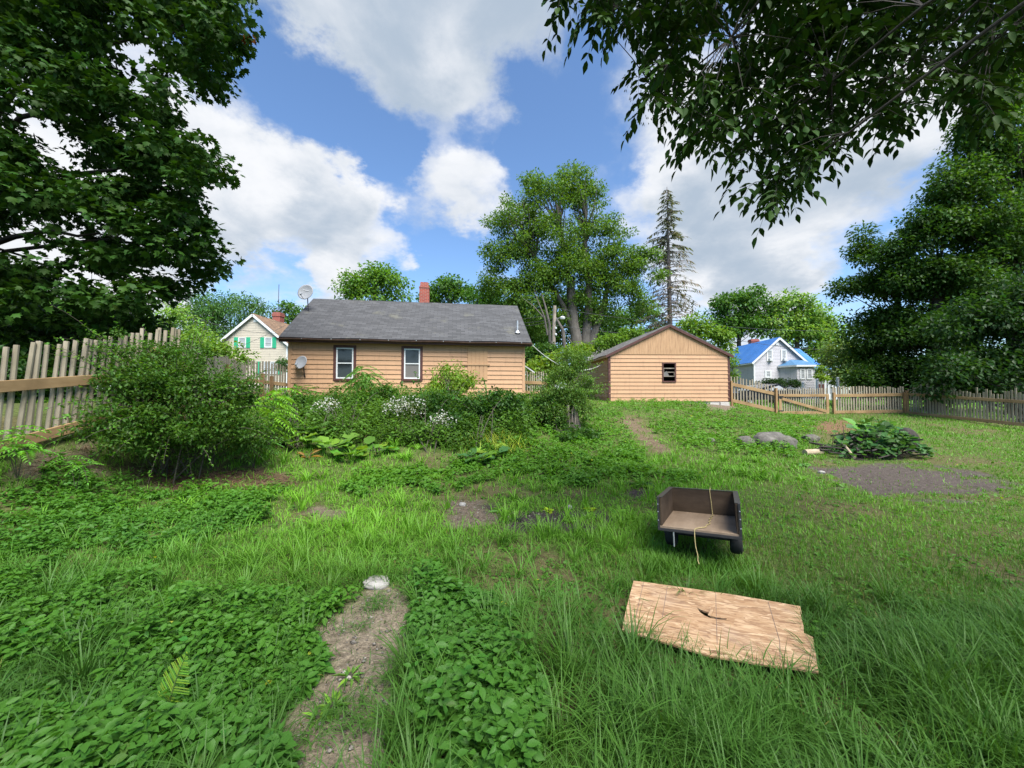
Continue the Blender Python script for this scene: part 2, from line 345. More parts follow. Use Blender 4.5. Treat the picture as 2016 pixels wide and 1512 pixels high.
def siding(name, c):
    m, N, L, b = new_mat(name); n = texnoise(N, L, 1.1, 6, stretch=(1, 1, 2.2)); g = texnoise(N, L, 26, 4, stretch=(.06, 1, 1)); s = texnoise(N, L, 3.5, 8, stretch=(2.2, 1, .35), rough=.7)
    col = ramp(N, L, n, [(.3, tuple(v * .88 for v in c)), (.7, tuple(v * 1.07 for v in c))])
    col = mixc(N, L, ramp(N, L, g, [(.35, (.9, .9, .9)), (.7, (1.03, 1.03, 1.03))]), col, col) if False else mixc(N, L, .5, col, ramp(N, L, g, [(.35, tuple(v * .86 for v in c)), (.7, tuple(v * 1.06 for v in c))]))
    st = ramp(N, L, s, [(.52, (0, 0, 0)), (.78, (1, 1, 1))])
    col = mixc(N, L, st, col, (c[0] * .62, c[1] * .62, c[2] * .65)); L.new(col, b.inputs['Base Color'])
    b.inputs['Roughness'].default_value = .62; b.inputs['Specular IOR Level'].default_value = .3; bump(N, L, g, b, .2, .004); return m
M['orange'] = siding('orange_siding', (.44, .265, .152))
M['orange_board'] = siding('orange_boards', (.40, .245, .135))
def t111():
    m, N, L, b = new_mat('weathered_orange_boards'); n = texnoise(N, L, 3.2, 8, stretch=(6, 1, .5)); n2 = texnoise(N, L, 14, 5, stretch=(5, 1, .2))
    col = ramp(N, L, n, [(.3, (.23, .130, .068)), (.5, (.39, .235, .125)), (.72, (.46, .29, .165))]); L.new(mixc(N, L, ramp(N, L, n2, [(.58, (0,0,0)), (.72, (1,1,1))]), col, (.30, .18, .11)), b.inputs['Base Color'])
    b.inputs['Roughness'].default_value = .8; return m
M['t111'] = t111()
M['trim'] = simple('dark_brown_trim', (.075, .032, .027), .55, .25); M['white'] = simple('white_vinyl', (.58, .60, .61), .4, .05); M['gutter'] = simple('brown_gutter', (.10, .06, .05), .45, .3)
def shingles(name, c, moss=True):
    m, N, L, b = new_mat(name); tc = N.new('ShaderNodeTexCoord')
    br = N.new('ShaderNodeTexBrick'); L.new(tc.outputs['UV'], br.inputs[0]); br.offset = .5
    for k, v in (('Scale', 1), ('Mortar Size', .012), ('Brick Width', .36), ('Row Height', .15), ('Bias', 0)): br.inputs[k].default_value = v
    br.inputs[1].default_value = (*[v * .55 for v in c], 1); br.inputs[2].default_value = (*[v * 1.4 for v in c], 1); br.inputs[3].default_value = (*[v * .3 for v in c], 1)
    n = texnoise(N, L, 2.2, 8, coord='UV', stretch=(.5, 2, 1)); col = mixc(N, L, .32, br.outputs[0], ramp(N, L, n, [(.3, tuple(v * .7 for v in c)), (.7, tuple(v * 1.25 for v in c))]))
    if moss:
        n2 = texnoise(N, L, .55, 9, coord='UV', rough=.72); col = mixc(N, L, ramp(N, L, n2, [(.56, (0,0,0)), (.72, (.6,.6,.6))]), col, (.17, .165, .11))
    L.new(col, b.inputs['Base Color']); b.inputs['Roughness'].default_value = .85; bump(N, L, br.outputs[1], b, .5, .006); return m
M['shingle'] = shingles('grey_shingles', (.056, .057, .060)); M['shingle_brown'] = shingles('brown_shingles', (.17, .105, .062), False); M['shingle_dark'] = shingles('dark_shingles', (.10, .095, .09), True)
def brick():
    m, N, L, b = new_mat('red_brick'); tc = N.new('ShaderNodeTexCoord'); br = N.new('ShaderNodeTexBrick'); mp = N.new('ShaderNodeMapping'); mp.inputs['Rotation'].default_value = (R(90), 0, 0)
    L.new(tc.outputs['Object'], mp.inputs[0]); L.new(mp.outputs[0], br.inputs[0])
    for k, v in (('Scale', 1), ('Mortar Size', .008), ('Brick Width', .21), ('Row Height', .075)): br.inputs[k].default_value = v
    br.inputs[1].default_value = (.30, .055, .035, 1); br.inputs[2].default_value = (.20, .04, .03, 1); br.inputs[3].default_value = (.25, .17, .14, 1)
    L.new(br.outputs[0], b.inputs['Base Color']); b.inputs['Roughness'].default_value = .9; return m
M['brick'] = brick()
def glass(name, c=(.02, .025, .028)):
    m, N, L, b = new_mat(name); b.inputs['Base Color'].default_value = (*c, 1); b.inputs['Roughness'].default_value = .06; b.inputs['Specular IOR Level'].default_value = .5
    n = texnoise(N, L, .8, 2); bump(N, L, n, b, .03, .02); return m
M['glass'] = glass('dark_glass'); M['glass_pale'] = glass('curtained_glass', (.30, .32, .34)); M['screen'] = simple('grey_insect_screen', (.13, .125, .12), .7, .15, 40)
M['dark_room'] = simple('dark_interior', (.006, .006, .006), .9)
M['cream'] = siding('cream_clapboard', (.47, .425, .35)); M['palegrey'] = siding('pale_clapboard', (.48, .47, .50)); M['greyhouse'] = siding('grey_clapboard', (.32, .32, .31))
M['green_paint'] = simple('green_shutter_paint', (.035, .36, .20), .5, .1); M['blue_metal'] = simple('blue_roof_metal', (.045, .165, .46), .38, .12, 3, .4); 
def seams():
    m = M['blue_metal']; N, L = m.node_tree.nodes, m.node_tree.links; b = N['Principled BSDF']; src = b.inputs['Base Color'].links[0].from_socket
    tc = N.new('ShaderNodeTexCoord'); w = N.new('ShaderNodeTexWave'); w.bands_direction = 'X'; w.inputs['Scale'].default_value = .72; w.inputs['Distortion'].default_value = 0; L.new(tc.outputs['UV'], w.inputs[0])
    n = texnoise(N, L, .6, 6, coord='UV'); c = mixc(N, L, ramp(N, L, w.outputs[1], [(.0, (1, 1, 1)), (.12, (0, 0, 0))]), src, (.02, .07, .22)); L.new(mixc(N, L, ramp(N, L, n, [(.5, (0, 0, 0)), (.75, (.5, .5, .5))]), c, (.10, .22, .42)), b.inputs['Base Color'])
seams()
M['blue_pale'] = simple('faded_blue_roofing', (.06, .15, .27), .5, .1)
def wood(name, a, bb, sc_=7, stretch=(1, 1, .12), dirt=None):
    m, N, L, b = new_mat(name); n = texnoise(N, L, sc_, 8, stretch=stretch, rough=.65); n2 = texnoise(N, L, 1.7, 4)
    col = ramp(N, L, n, [(.28, a), (.72, bb)]); col = mixc(N, L, ramp(N, L, n2, [(.45, (0,0,0)), (.75, (.7,.7,.7))]), col, dirt or tuple(v * .55 for v in a)); L.new(col, b.inputs['Base Color'])
    b.inputs['Roughness'].default_value = .9; b.inputs['Specular IOR Level'].default_value = .08; bump(N, L, n, b, .4, .006); return m
M['picket'] = wood('weathered_pickets', (.19, .165, .12), (.37, .325, .25), dirt=(.15, .13, .08)); M['rail'] = wood('tan_lumber', (.25, .16, .08), (.37, .255, .135), 5, (.15, .15, 1.5))
M['post'] = wood('tan_posts', (.23, .14, .07), (.33, .22, .115)); M['pole_wood'] = wood('pole_wood', (.17, .14, .115), (.36, .31, .26))
M['oldwood'] = wood('split_grey_wood', (.12, .10, .08), (.30, .26, .215), 9, (1, 1, .1)); M['log_pale'] = wood('pale_log', (.30, .24, .16), (.46, .39, .29), 5, (.2, 1, 1))
M['plywood_brown'] = wood('brown_stained_plywood', (.042, .030, .020), (.105, .075, .052), 6, (.3, .3, 1)); M['plywood_floor'] = wood('worn_plywood_floor', (.19, .135, .09), (.31, .235, .165), 6, (1, .12, 1), (.13, .09, .06))
M['steel'] = simple('black_steel', (.022, .02, .02), .45, .3, 9, .5); M['rubber'] = simple('rubber', (.018, .018, .018), .8, .2, 20); M['dish'] = simple('grey_dish_paint', (.27, .285, .305), .45, .07); M['galv'] = simple('galvanised_metal', (.42, .43, .44), .4, .15, 8, .5, .6)
M['rope'] = simple('yellow_rope', (.38, .31, .14), .8, .3, 60); M['cable'] = simple('white_cable', (.6, .6, .58), .5, .1); M['wire'] = simple('black_wire', (.05, .05, .055), .6, .1); M['concrete'] = simple('concrete_block', (.40, .38, .35), .9, .15, 12, .2, 0, None, .4)
def rock():
    m, N, L, b = new_mat('grey_rock'); n = texnoise(N, L, 5, 9, rough=.7); n2 = texnoise(N, L, 2, 5)
    col = ramp(N, L, n, [(.3, (.042, .038, .034)), (.55, (.108, .10, .088)), (.75, (.22, .205, .18))]); L.new(mixc(N, L, ramp(N, L, n2, [(.5, (0,0,0)), (.7, (.6,.6,.6))]), col, (.07, .08, .04)), b.inputs['Base Color'])
    b.inputs['Roughness'].default_value = .95; bump(N, L, n, b, .8, .05); return m
M['rock'] = rock(); M['rock_white'] = simple('white_stone', (.26, .25, .23), .9, .35, 7, .2, 0, None, .5)
def osb():
    m, N, L, b = new_mat('strand_board'); tc = N.new('ShaderNodeTexCoord')
    def vor(scale, st, rot):
        mp = N.new('ShaderNodeMapping'); mp.inputs['Scale'].default_value = st; mp.inputs['Rotation'].default_value = (0, 0, rot); L.new(tc.outputs['Object'], mp.inputs[0])
        nz = N.new('ShaderNodeTexNoise'); nz.inputs['Scale'].default_value = 3; L.new(mp.outputs[0], nz.inputs[0])
        v = N.new('ShaderNodeTexVoronoi'); v.inputs['Scale'].default_value = scale; v.inputs['Randomness'].default_value = 1
        ad = N.new('ShaderNodeVectorMath'); ad.operation = 'ADD'; L.new(mp.outputs[0], ad.inputs[0]); L.new(nz.outputs[1], ad.inputs[1]); L.new(ad.outputs[0], v.inputs[0]); return v.outputs['Color']
    def bw(c):
        s = N.new('ShaderNodeSeparateColor'); L.new(c, s.inputs[0]); return s.outputs[0]
    c1 = ramp(N, L, bw(vor(8, (1, 5, 1), .35)), [(0, (.19, .10, .05)), (.4, (.34, .20, .10)), (.75, (.41, .26, .14)), (1, (.55, .39, .24))])
    c2 = ramp(N, L, bw(vor(10, (1, 4.5, 1), -.6)), [(0, (.22, .12, .06)), (.5, (.37, .225, .115)), (1, (.53, .37, .22))])
    n = texnoise(N, L, 5, 5); col = mixc(N, L, ramp(N, L, n, [(.42, (0,0,0)), (.55, (1,1,1))]), c1, c2)
    n2 = texnoise(N, L, 2.4, 6); col = mixc(N, L, ramp(N, L, n2, [(.55, (0,0,0)), (.75, (.55,.55,.55))]), col, (.22, .17, .14))
    L.new(col, b.inputs['Base Color']); b.inputs['Roughness'].default_value = .75; bump(N, L, bw(vor(9, (1, 4.5, 1), .35)), b, .25, .003); return m
M['osb'] = osb()
def ground_mat():
    m, N, L, b = new_mat('yard_soil'); a = N.new('ShaderNodeAttribute'); a.attribute_name = 'Col'
    n = texnoise(N, L, 14, 9, rough=.7); n2 = texnoise(N, L, 60, 4, rough=.7)
    f = ramp(N, L, n, [(.3, (.5, .48, .46)), (.7, (1.4, 1.4, 1.4))]); f2 = ramp(N, L, n2, [(.35, (.65, .65, .65)), (.68, (1.25, 1.25, 1.25))])
    L.new(mixc(N, L, 1, mixc(N, L, 1, a.outputs['Color'], f, 'MULTIPLY'), f2, 'MULTIPLY'), b.inputs['Base Color'])
    b.inputs['Roughness'].default_value = 1; b.inputs['Specular IOR Level'].default_value = .1
    s = N.new('ShaderNodeMath'); s.operation = 'ADD'; L.new(n, s.inputs[0]); L.new(n2, s.inputs[1]); bump(N, L, s.outputs[0], b, .9, .03); return m
M['ground'] = ground_mat()

# ------------------------------------------------------------------ the ground: one sheet out to the horizon
def build_ground():
    xs = np.concatenate([-np.geomspace(900, 26, 18), np.arange(-24, -9, .5), np.arange(-9, 9, .075), np.arange(9, 24, .2), np.geomspace(25, 900, 18)])
    ys = np.concatenate([-np.geomspace(300, 4, 12), np.arange(-3, .6, .3), np.arange(.75, 7, .06), np.arange(7, 22, .12), np.arange(22.2, 34, .7), np.geomspace(36, 1200, 16)])
    X, Y = np.meshgrid(xs, ys); Z = hgt(X, Y); x, y = X.ravel(), Y.ravel()
    n = fbm(x * 1.5, y * 1.5, 3)[:, None]
    col = np.array([.075, .115, .030]) * (1 - n) + np.array([.11, .125, .045]) * n
    wn_ = (np.clip((.40 - fbm(x * 1.1, y * 1.1, 31)) * 6, 0, .6) * ((y > .5) & (y < 20)))[:, None]; col = col * (1 - wn_) + np.array([.13, .10, .055]) * wn_
    def soft(regs, c, jit=.10):
        q = sum(inside(x + dx, y + dy, regs, jit).astype(float) for dx, dy in ((0,0),(.06,.03),(-.05,.06),(.03,-.06),(-.06,-.04))) / 5
        q = q[:, None]; return col * (1 - q) + np.array(c) * q
    col = soft(LITTER, (.11, .075, .05), .3); col = soft(DARK[:1] + DARK[2:], (.062, .052, .047), .55); col = soft(DARK[1:2], (.098, .082, .072), .8); col = soft(TAN[:1], (.265, .22, .16), .22); col = soft(TAN[1:5], (.17, .135, .10), .35); col = soft(TAN[5:], (.15, .115, .075), .4); col = soft(RED, (.17, .105, .062), .7)
    v = np.stack([x, y, Z.ravel()], 1)
    v[:, 2] += inside(x, y, TAN + DARK + LITTER) * (fbm(x * 9, y * 9, 8) - .5) * .03
    nx, ny = len(xs), len(ys); i = np.arange(ny - 1)[:, None] * nx + np.arange(nx - 1)[None]
    f = np.stack([i, i + 1, i + nx + 1, i + nx], -1).reshape(-1, 4)
    return tag(link('ground', raw_mesh('ground', v, [f], col, True), M['ground']), kind='structure')
build_ground()

# ------------------------------------------------------------------ buildings
def lap_wall(mb, L, z0, z1, course=.2, proud=.02, holes=()):
    """lap siding in the local x-z plane facing -y; holes are (x0, x1, z0, z1)"""
    n = max(1, round((z1 - z0) / course)); c = (z1 - z0) / n
    for k in range(n):
        a, b = z0 + k * c, z0 + (k + 1) * c; cuts = [(0, L)]
        for hx0, hx1, hz0, hz1 in holes:
            if hz0 < b - .02 and hz1 > a + .02:
                cuts = [q for s, e in cuts for q in ((s, min(e, hx0)), (max(s, hx1), e)) if q[1] - q[0] > .01]
        for s, e in cuts:
            w = .0025 * math.sin(k * 2.3 + s)
            mb.add([(s, -proud + w, a), (e, -proud - w, a), (e, -.002, b), (s, -.002, b), (s, .0, a), (e, .0, a)], [(0, 1, 2, 3), (0, 4, 5, 1)])
    return mb
def roof_slab(name, p, mat, parent, th=.05, uvs=1.0):
    """p: four corners (eave start, eave end, ridge end, ridge start)"""
    p = [np.array(q, float) for q in p]; nrm = np.cross(p[1] - p[0], p[3] - p[0]); nrm /= np.linalg.norm(nrm)
    nu, nv = 24, 8; V = []; UV = []
    Lx = np.linalg.norm(p[1] - p[0]); Ly = np.linalg.norm(p[3] - p[0])
    for lay in (0, 1):
        for j in range(nv + 1):
            for i in range(nu + 1):
                u, v = i / nu, j / nv
                q = (p[0] * (1 - u) + p[1] * u) * (1 - v) + (p[3] * (1 - u) + p[2] * u) * v
                sag = .022 * math.sin(u * 9 + v * 3) * math.sin(v * math.pi) + .012 * math.sin(u * 23 + 1)
                V.append(q + nrm * (sag - lay * th)); UV.append((u * Lx, v * Ly))
    W = nu + 1; o = W * (nv + 1); Fq = []
    for j in range(nv):
        for i in range(nu):
            a = j * W + i; Fq.append((a, a + 1, a + W + 1, a + W)); Fq.append((o + a, o + a + W, o + a + W + 1, o + a + 1))
    for i in range(nu):
        Fq.append((i + 1, i, o + i, o + i + 1)); a = nv * W + i; Fq.append((a, a + 1, o + a + 1, o + a))
    for j in range(nv):
        a = j * W; Fq.append((a, a + W, o + a + W, o + a)); a += nu; Fq.append((a + W, a, o + a, o + a + W))
    me = bpy.data.meshes.new(name); me.from_pydata([tuple(v) for v in V], [], Fq); uv = me.uv_layers.new(name='UVMap')
    li = np.empty(len(me.loops), np.int32); me.loops.foreach_get('vertex_index', li); uv.data.foreach_set('uv', np.array(UV, np.float32)[li].ravel()); me.update()
    return link(name, me, mat, parent)
def window(parent, x0, x1, z0, z1, y=0, trim=.11, trim_mat='trim', sash_mat='white', pane=('glass', 'glass'), sash=.055, rail=True, name='window'):
    """double-hung window facing -y; outer edge of the casing x0..x1, z0..z1"""
    fr = MB(); t = trim
    if t:
        fr.box((x0, y - .045, z0), (x0 + t, y + .02, z1)); fr.box((x1 - t, y - .045, z0), (x1, y + .02, z1))
        fr.box((x0 + t, y - .043, z1 - t), (x1 - t, y + .02, z1)); fr.box((x0 + t, y - .06, z0), (x1 - t, y + .02, z0 + t * .8))
    else: fr.box((x0, y - .03, z0 - .03), (x1, y, z0))
    w = fr.build(name, M[trim_mat], parent, .004)
    a, b, c, d = x0 + t, x1 - t, z0 + t * .8, z1 - t; s = sash; mid = (c + d) / 2
    sb = MB(); sb.box((a, y - .036, c), (a + s, y + .03, d)); sb.box((b - s, y - .036, c), (b, y + .03, d)); sb.box((a + s, y - .034, d - s), (b - s, y + .03, d)); sb.box((a + s, y - .034, c), (b - s, y + .03, c + s))
    if rail: sb.box((a + s, y - .032, mid - s * .4), (b - s, y + .03, mid + s * .4))
    sb.build('sash', M[sash_mat], w, .003)
    lo = MB().box((a + s, y + .000, c + s), (b - s, y + .008, mid - s * .4 if rail else d - s)).build('pane', M[pane[0]], w)
    if rail: MB().box((a + s, y - .010, mid + s * .4), (b - s, y - .002, d - s)).build('pane', M[pane[1]], w)
    return w

A = at(568, 775, 15.6); B = at(1032, 775, 17.07); HZ = 1.31
HYAW = math.atan2(B[1] - A[1], B[0] - A[0]); HL = float(np.hypot(B[0] - A[0], B[1] - A[1]))
def facx(px, A=A, yaw=HYAW):
    k = (px - CX) / F; return (k * A[1] - A[0]) / (math.cos(yaw) - k * math.sin(yaw))
def facz(px, py, A=A, yaw=HYAW):
    s = facx(px, A, yaw); return at(px, py, A[1] + s * math.sin(yaw))[2]
def roof_find(px, py, eave=2.60, ridge=5.06, D=6.96, ov=.30):
    X, Y = np.meshgrid(np.linspace(-.2, HL + .2, 500), np.linspace(-ov, D / 2, 240)); Z = eave + (Y + ov) * (ridge - eave) / (D / 2 + ov)
    c, s = math.cos(HYAW), math.sin(HYAW); q = proj(np.stack([A[0] + X.ravel() * c - Y.ravel() * s, A[1] + X.ravel() * s + Y.ravel() * c, HZ + Z.ravel()], 1))
    i = np.argmin((q[:, 0] - px) ** 2 + (q[:, 1] - py) ** 2); return X.ravel()[i], Y.ravel()[i], Z.ravel()[i]
def build_house():
    h = thing('house', 'long orange single storey house with grey shingle roof and two white sash windows', 'house', None, (A[0], A[1], HZ), HYAW)
    D, top, ov = 6.96, 2.52, .30
    eave, ridge = 2.60, 5.06
    z = lambda px, py: facz(px, py) - HZ
    W = [(facx(656), facx(701), z(680, 749.6), z(680, 679.6)), (facx(790), facx(832), z(810, 750), z(810, 681.5))]
    holes = [(a + .05, b - .05, c + .05, d - .05) for a, b, c, d in W]
    wb = lap_wall(MB(), HL, 0, top, .2, .030, holes)
    wb.box((0, .002, 0), (holes[0][0], .1, top)); wb.box((holes[0][1], .002, 0), (holes[1][0], .1, top)); wb.box((holes[1][1], .002, 0), (HL, .1, top))
    for q in holes: wb.box((q[0], .003, 0), (q[1], .1, q[2])); wb.box((q[0], .003, q[3]), (q[1], .1, top))
    for x in (0.0, HL):                                        # gable ends
        wb.add([(x, .1, 0), (x, D, 0), (x, D, top), (x, D / 2, ridge - .12), (x, .1, top)], [(0, 1, 2, 3, 4)])
    wb.add([(0, D, 0), (HL, D, 0), (HL, D, top), (0, D, top)], [(0, 1, 2, 3)])
    wb.box((-.03, -.034, 0), (.09, .03, top)); wb.box((HL - .09, -.034, 0), (HL + .03, .03, top))
    wb.build('wall', M['orange'], h)
    MB().box((.02, .02, -.5), (HL - .02, D, -.004)).build('foundation', M['concrete'], h)
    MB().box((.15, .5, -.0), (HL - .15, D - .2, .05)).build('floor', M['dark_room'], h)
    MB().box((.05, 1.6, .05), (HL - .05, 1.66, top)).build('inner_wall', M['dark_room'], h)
    slope = (ridge - eave) / (D / 2 + ov)
    rf = roof_slab('roof', [(-.28, -ov, eave), (HL + .28, -ov, eave), (HL + .28, D / 2, ridge), (-.28, D / 2, ridge)], M['shingle'], h)
    r2 = roof_slab('back_slope', [(HL + .28, D + ov, eave), (-.28, D + ov, eave), (-.28, D / 2, ridge), (HL + .28, D / 2, ridge)], M['shingle'], rf)
    MB().box((-.2, -ov + .03, eave - .09), (HL + .2, .0, eave - .075)).build('soffit', M['trim'], h)
    fa = MB().box((-.27, -ov + .015, eave - .19), (HL + .27, -ov + .035, eave - .055))
    for s in (-.27, HL + .25):
        fa.beam((s + .01, -ov, eave - .12), (s + .01, D / 2, ridge - .12), .025, .14); fa.beam((s + .01, D + ov, eave - .12), (s + .01, D / 2, ridge - .12), .025, .14)
    fa.build('fascia', M['trim'], h)
    g = MB(); n = 26                                            # half-round gutter, slightly wavy
    for i in range(n):
        xa, xb = -.3 + (HL + .62) * i / n, -.3 + (HL + .62) * (i + 1) / n
        wa, wb_ = .012 * math.sin(i * .9), .012 * math.sin((i + 1) * .9)
        ring = [(-.06 * math.cos(t) - ov - .05, -.065 * math.sin(t)) for t in np.linspace(0, math.pi, 7)]
        g.add([(xa, y_, eave - .05 + z_ + wa) for y_, z_ in ring] + [(xb, y_, eave - .05 + z_ + wb_) for y_, z_ in ring], [(k, k + 1, k + 8, k + 7) for k in range(6)])
    gu = g.build('gutter', M['gutter'], h)
    for x in np.linspace(.6, HL - .2, 9): MB().box((x, -ov - .125, eave - .075), (x + .025, -ov - .02, eave - .04)).build('bracket', M['galv'], gu)
    window(h, *W[0], pane=('glass', 'glass')); w2 = window(h, *W[1], pane=('screen', 'glass'))
    xa, xb = facx(920), facx(959.6); za, zb = z(940, 749), z(940, 683)
    p = MB(); nb = 5
    for i in range(nb):
        p.box((xa + (xb - xa) * i / nb + .014, -.048, za), (xa + (xb - xa) * (i + 1) / nb - .014, -.001, zb))
    p.box((xa, -.032, za), (xb, -.002, zb)); pw = p.build('boarded_window', M['orange_board'], h)
    MB().box((facx(909), -.075, z(940, 719.5)), (facx(964), -.005, z(940, 716))).build('ledge', M['orange_board'], pw)
    x0, x1 = facx(826) + .25, facx(843) + .25
    ch = MB(); zt = ridge + 1.15; y0 = D / 2 + .25; w = .50; cx = 5.08
    for i, (zz, e) in enumerate([(4.2, 0), (zt - .34, 0), (zt - .34, -.02), (zt, -.05)]): pass
    def ring(e, zz): return [(cx - w/2 + e, y0 + e, zz), (cx + w/2 - e, y0 + e, zz), (cx + w/2 - e, y0 + w - e, zz), (cx - w/2 + e, y0 + w - e, zz)]
    rs = ring(0, 4.2) + ring(0, zt - .32) + ring(-.02, zt - .31) + ring(-.02, zt - .25) + ring(.03, zt - .24) + ring(.05, zt)
    ch.add(rs, [(4*i + k, 4*i + (k+1) % 4, 4*i + 4 + (k+1) % 4, 4*i + 4 + k) for i in range(5) for k in range(4)] + [(20, 21, 22, 23)])
    ch.build('chimney', M['brick'], h)
    vx, vy, vz = roof_find(1019, 656)
    v = MB().tube([(vx, vy, vz - .05), (vx, vy, vz + .58)], .045, 12).lathe([(.13, -.0), (.11, .05), (.055, .13), (.05, .14)], 14, (vx, vy, vz))
    v.build('vent_pipe', M['galv'], h, smooth=False)
    MB().beam((HL + .02, .6, .95 + .75), (HL + .55, .35, .95 + .35), .05, .04).build('side_bracket', M['white'], h)
    return slope, eave, ov
SLOPE, EAVE, OV = build_house()
def house_local(x, y, z):
    c, s = math.cos(HYAW), math.sin(HYAW); return np.array([A[0] + x * c - y * s, A[1] + x * s + y * c, HZ + z])

def build_garage():
    A2 = at(1199, 775, 20.1); yaw = R(2.5); B2x = facx(1436, A2, yaw); L = float(B2x); gz = 1.25
    g = thing('garage', 'orange gabled garage with vertical boards in its gable and small broken window', 'garage', None, (A2[0], A2[1], gz), yaw)
    D, top = 7.4, 2.46; apex = 4.02; ov = .12
    fx = lambda px: float(facx(px, A2, yaw)); fz = lambda px, py: float(facz(px, py, A2, yaw) - gz)
    hole = (fx(1305), fx(1329.5), fz(1316, 752), fz(1316, 715))
    wb = lap_wall(MB(), L, 0, top, .203, .030, [hole])
    x0, x1, z0, z1 = hole
    for q in (((0, .002, 0), (x0, .1, top)), ((x1, .002, 0), (L, .1, top)), ((x0, .003, 0), (x1, .1, z0)), ((x0, .003, z1), (x1, .1, top))): wb.box(*q)
    n = 12; c = top / n                                          # left side wall, courses facing -x
    for k in range(n): wb.add([(-.02, 0, k*c), (-.02, D, k*c), (.0, D, (k+1)*c), (.0, 0, (k+1)*c), (.001, 0, k*c), (.001, D, k*c)], [(1, 0, 3, 2), (0, 1, 5, 4)])
    wb.add([(0, D, 0), (L, D, 0), (L, D, top), (L / 2, D, apex - .1), (0, D, top)], [(0, 1, 2, 3, 4)]); wb.add([(L, 0, 0), (L, D, 0), (L, D, top), (L, 0, top)], [(0, 1, 2, 3)])
    wb.build('wall', M['orange'], g)
    gb = MB(); nb = 44; rise = lambda x: top + (apex - .06 - top) * (1 - abs(x - L / 2) / (L / 2))
    for i in range(nb):                                          # grooved vertical boards in the gable
        a, b = L * i / nb + .004, L * (i + 1) / nb - .004; gb.add([(a, -.03, top), (b, -.03, top), (b, -.03, rise(b)), (a, -.03, rise(a))], [(0, 1, 2, 3)])
    gb.add([(0, -.022, top), (L, -.022, top), (L / 2, -.022, rise(L / 2))], [(0, 1, 2)]); gb.add([(0, -.03, top), (L, -.03, top), (L, .0, top), (0, 0, top)], [(0, 3, 2, 1)])
    gb.build('gable', M['t111'], g)
    tr = MB(); tr.box((-.035, -.03, 0), (.085, .02, top)); tr.box((-.03, -.028, 0), (-.021, .12, top)); tr.build('corner_board', M['trim'], g, .004)
    tr = MB(); tr.box((L - .085, -.03, -.03), (L + .03, .03, top)); tr.build('corner_board', M['trim'], g, .004)
    s = (apex - top) / (L / 2); e = .18
    ez = top - s * e + .05
    roof_slab('roof', [(-e, D + .2, ez), (-e, -ov, ez), (L / 2, -ov, apex + .05), (L / 2, D + .2, apex + .05)], M['shingle_dark'], g, .06)
    roof_slab('roof', [(L + e, -ov, ez), (L + e, D + .2, ez), (L / 2, D + .2, apex + .05), (L / 2, -ov, apex + .05)], M['shingle_dark'], g, .06)
    bb = MB()
    for x in (-e, L + e): bb.beam((x, -ov + .01, ez - .09), (L / 2, -ov + .01, apex - .045), .035, .12)
    bb.build('barge_board', M['trim'], g)
    MB().beam((-e + .01, -ov, ez - .09), (-e + .01, D, ez - .09), .03, .1).build('fascia', M['orange_board'], g)
    MB().box((.03, .03, -.7), (L - .03, D, -.003)).build('foundation', M['concrete'], g)
    fb = MB(); fb.box((L - .55, -.09, -.32), (L - .06, .02, -.05)); fb.box((L - 1.1, -.06, -.3), (L - .58, .02, -.07)); fb.build('concrete_block', M['concrete'], g, .01)
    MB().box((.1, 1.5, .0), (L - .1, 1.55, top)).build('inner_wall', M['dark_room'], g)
    fr = MB(); t = .07
    fr.box((x0 - t + .03, -.05, z0 - .02), (x0 + .03, .03, z1 + .03)); fr.box((x1 - .03, -.05, z0 - .02), (x1 + t - .03, .03, z1 + .03)); fr.box((x0 + .03, -.048, z1 - .03), (x1 - .03, .03, z1 + .03)); fr.box((x0 + .03, -.055, z0 - .02), (x1 - .03, .03, z0 + .05))
    w = fr.build('window', M['trim'], g, .004)
    sb = MB(); h = z1 - z0
    sb.box((x0 + .03, -.02, z0 + .70 * h), (x1 - .03, .02, z0 + .75 * h)); sb.box((x0 + .03, -.015, z0 + .28 * h), (x1 - .03, .02, z0 + .325 * h)); sb.box((x0 + .24, -.01, z0 + .5 * h), (x1 - .03, .012, z0 + .54 * h)); sb.box((x0 + .03, -.018, z0 + .325 * h), (x0 + .07, .018, z0 + .7 * h)); sb.box((x1 - .07, -.018, z0 + .325 * h), (x1 - .03, .018, z0 + .5 * h))
    sb.build('broken_sash', M['oldwood'], w)
    MB().add([(x0 + .08, .004, z0 + .33 * h), (x0 + .34, .004, z0 + .33 * h), (x0 + .29, .004, z0 + .45 * h), (x0 + .21, .004, z0 + .58 * h), (x0 + .08, .004, z0 + .5 * h)], [(0, 1, 2, 3, 4)]).build('pane', M['screen'], w)
    return A2, L
GA, GL = build_garage()

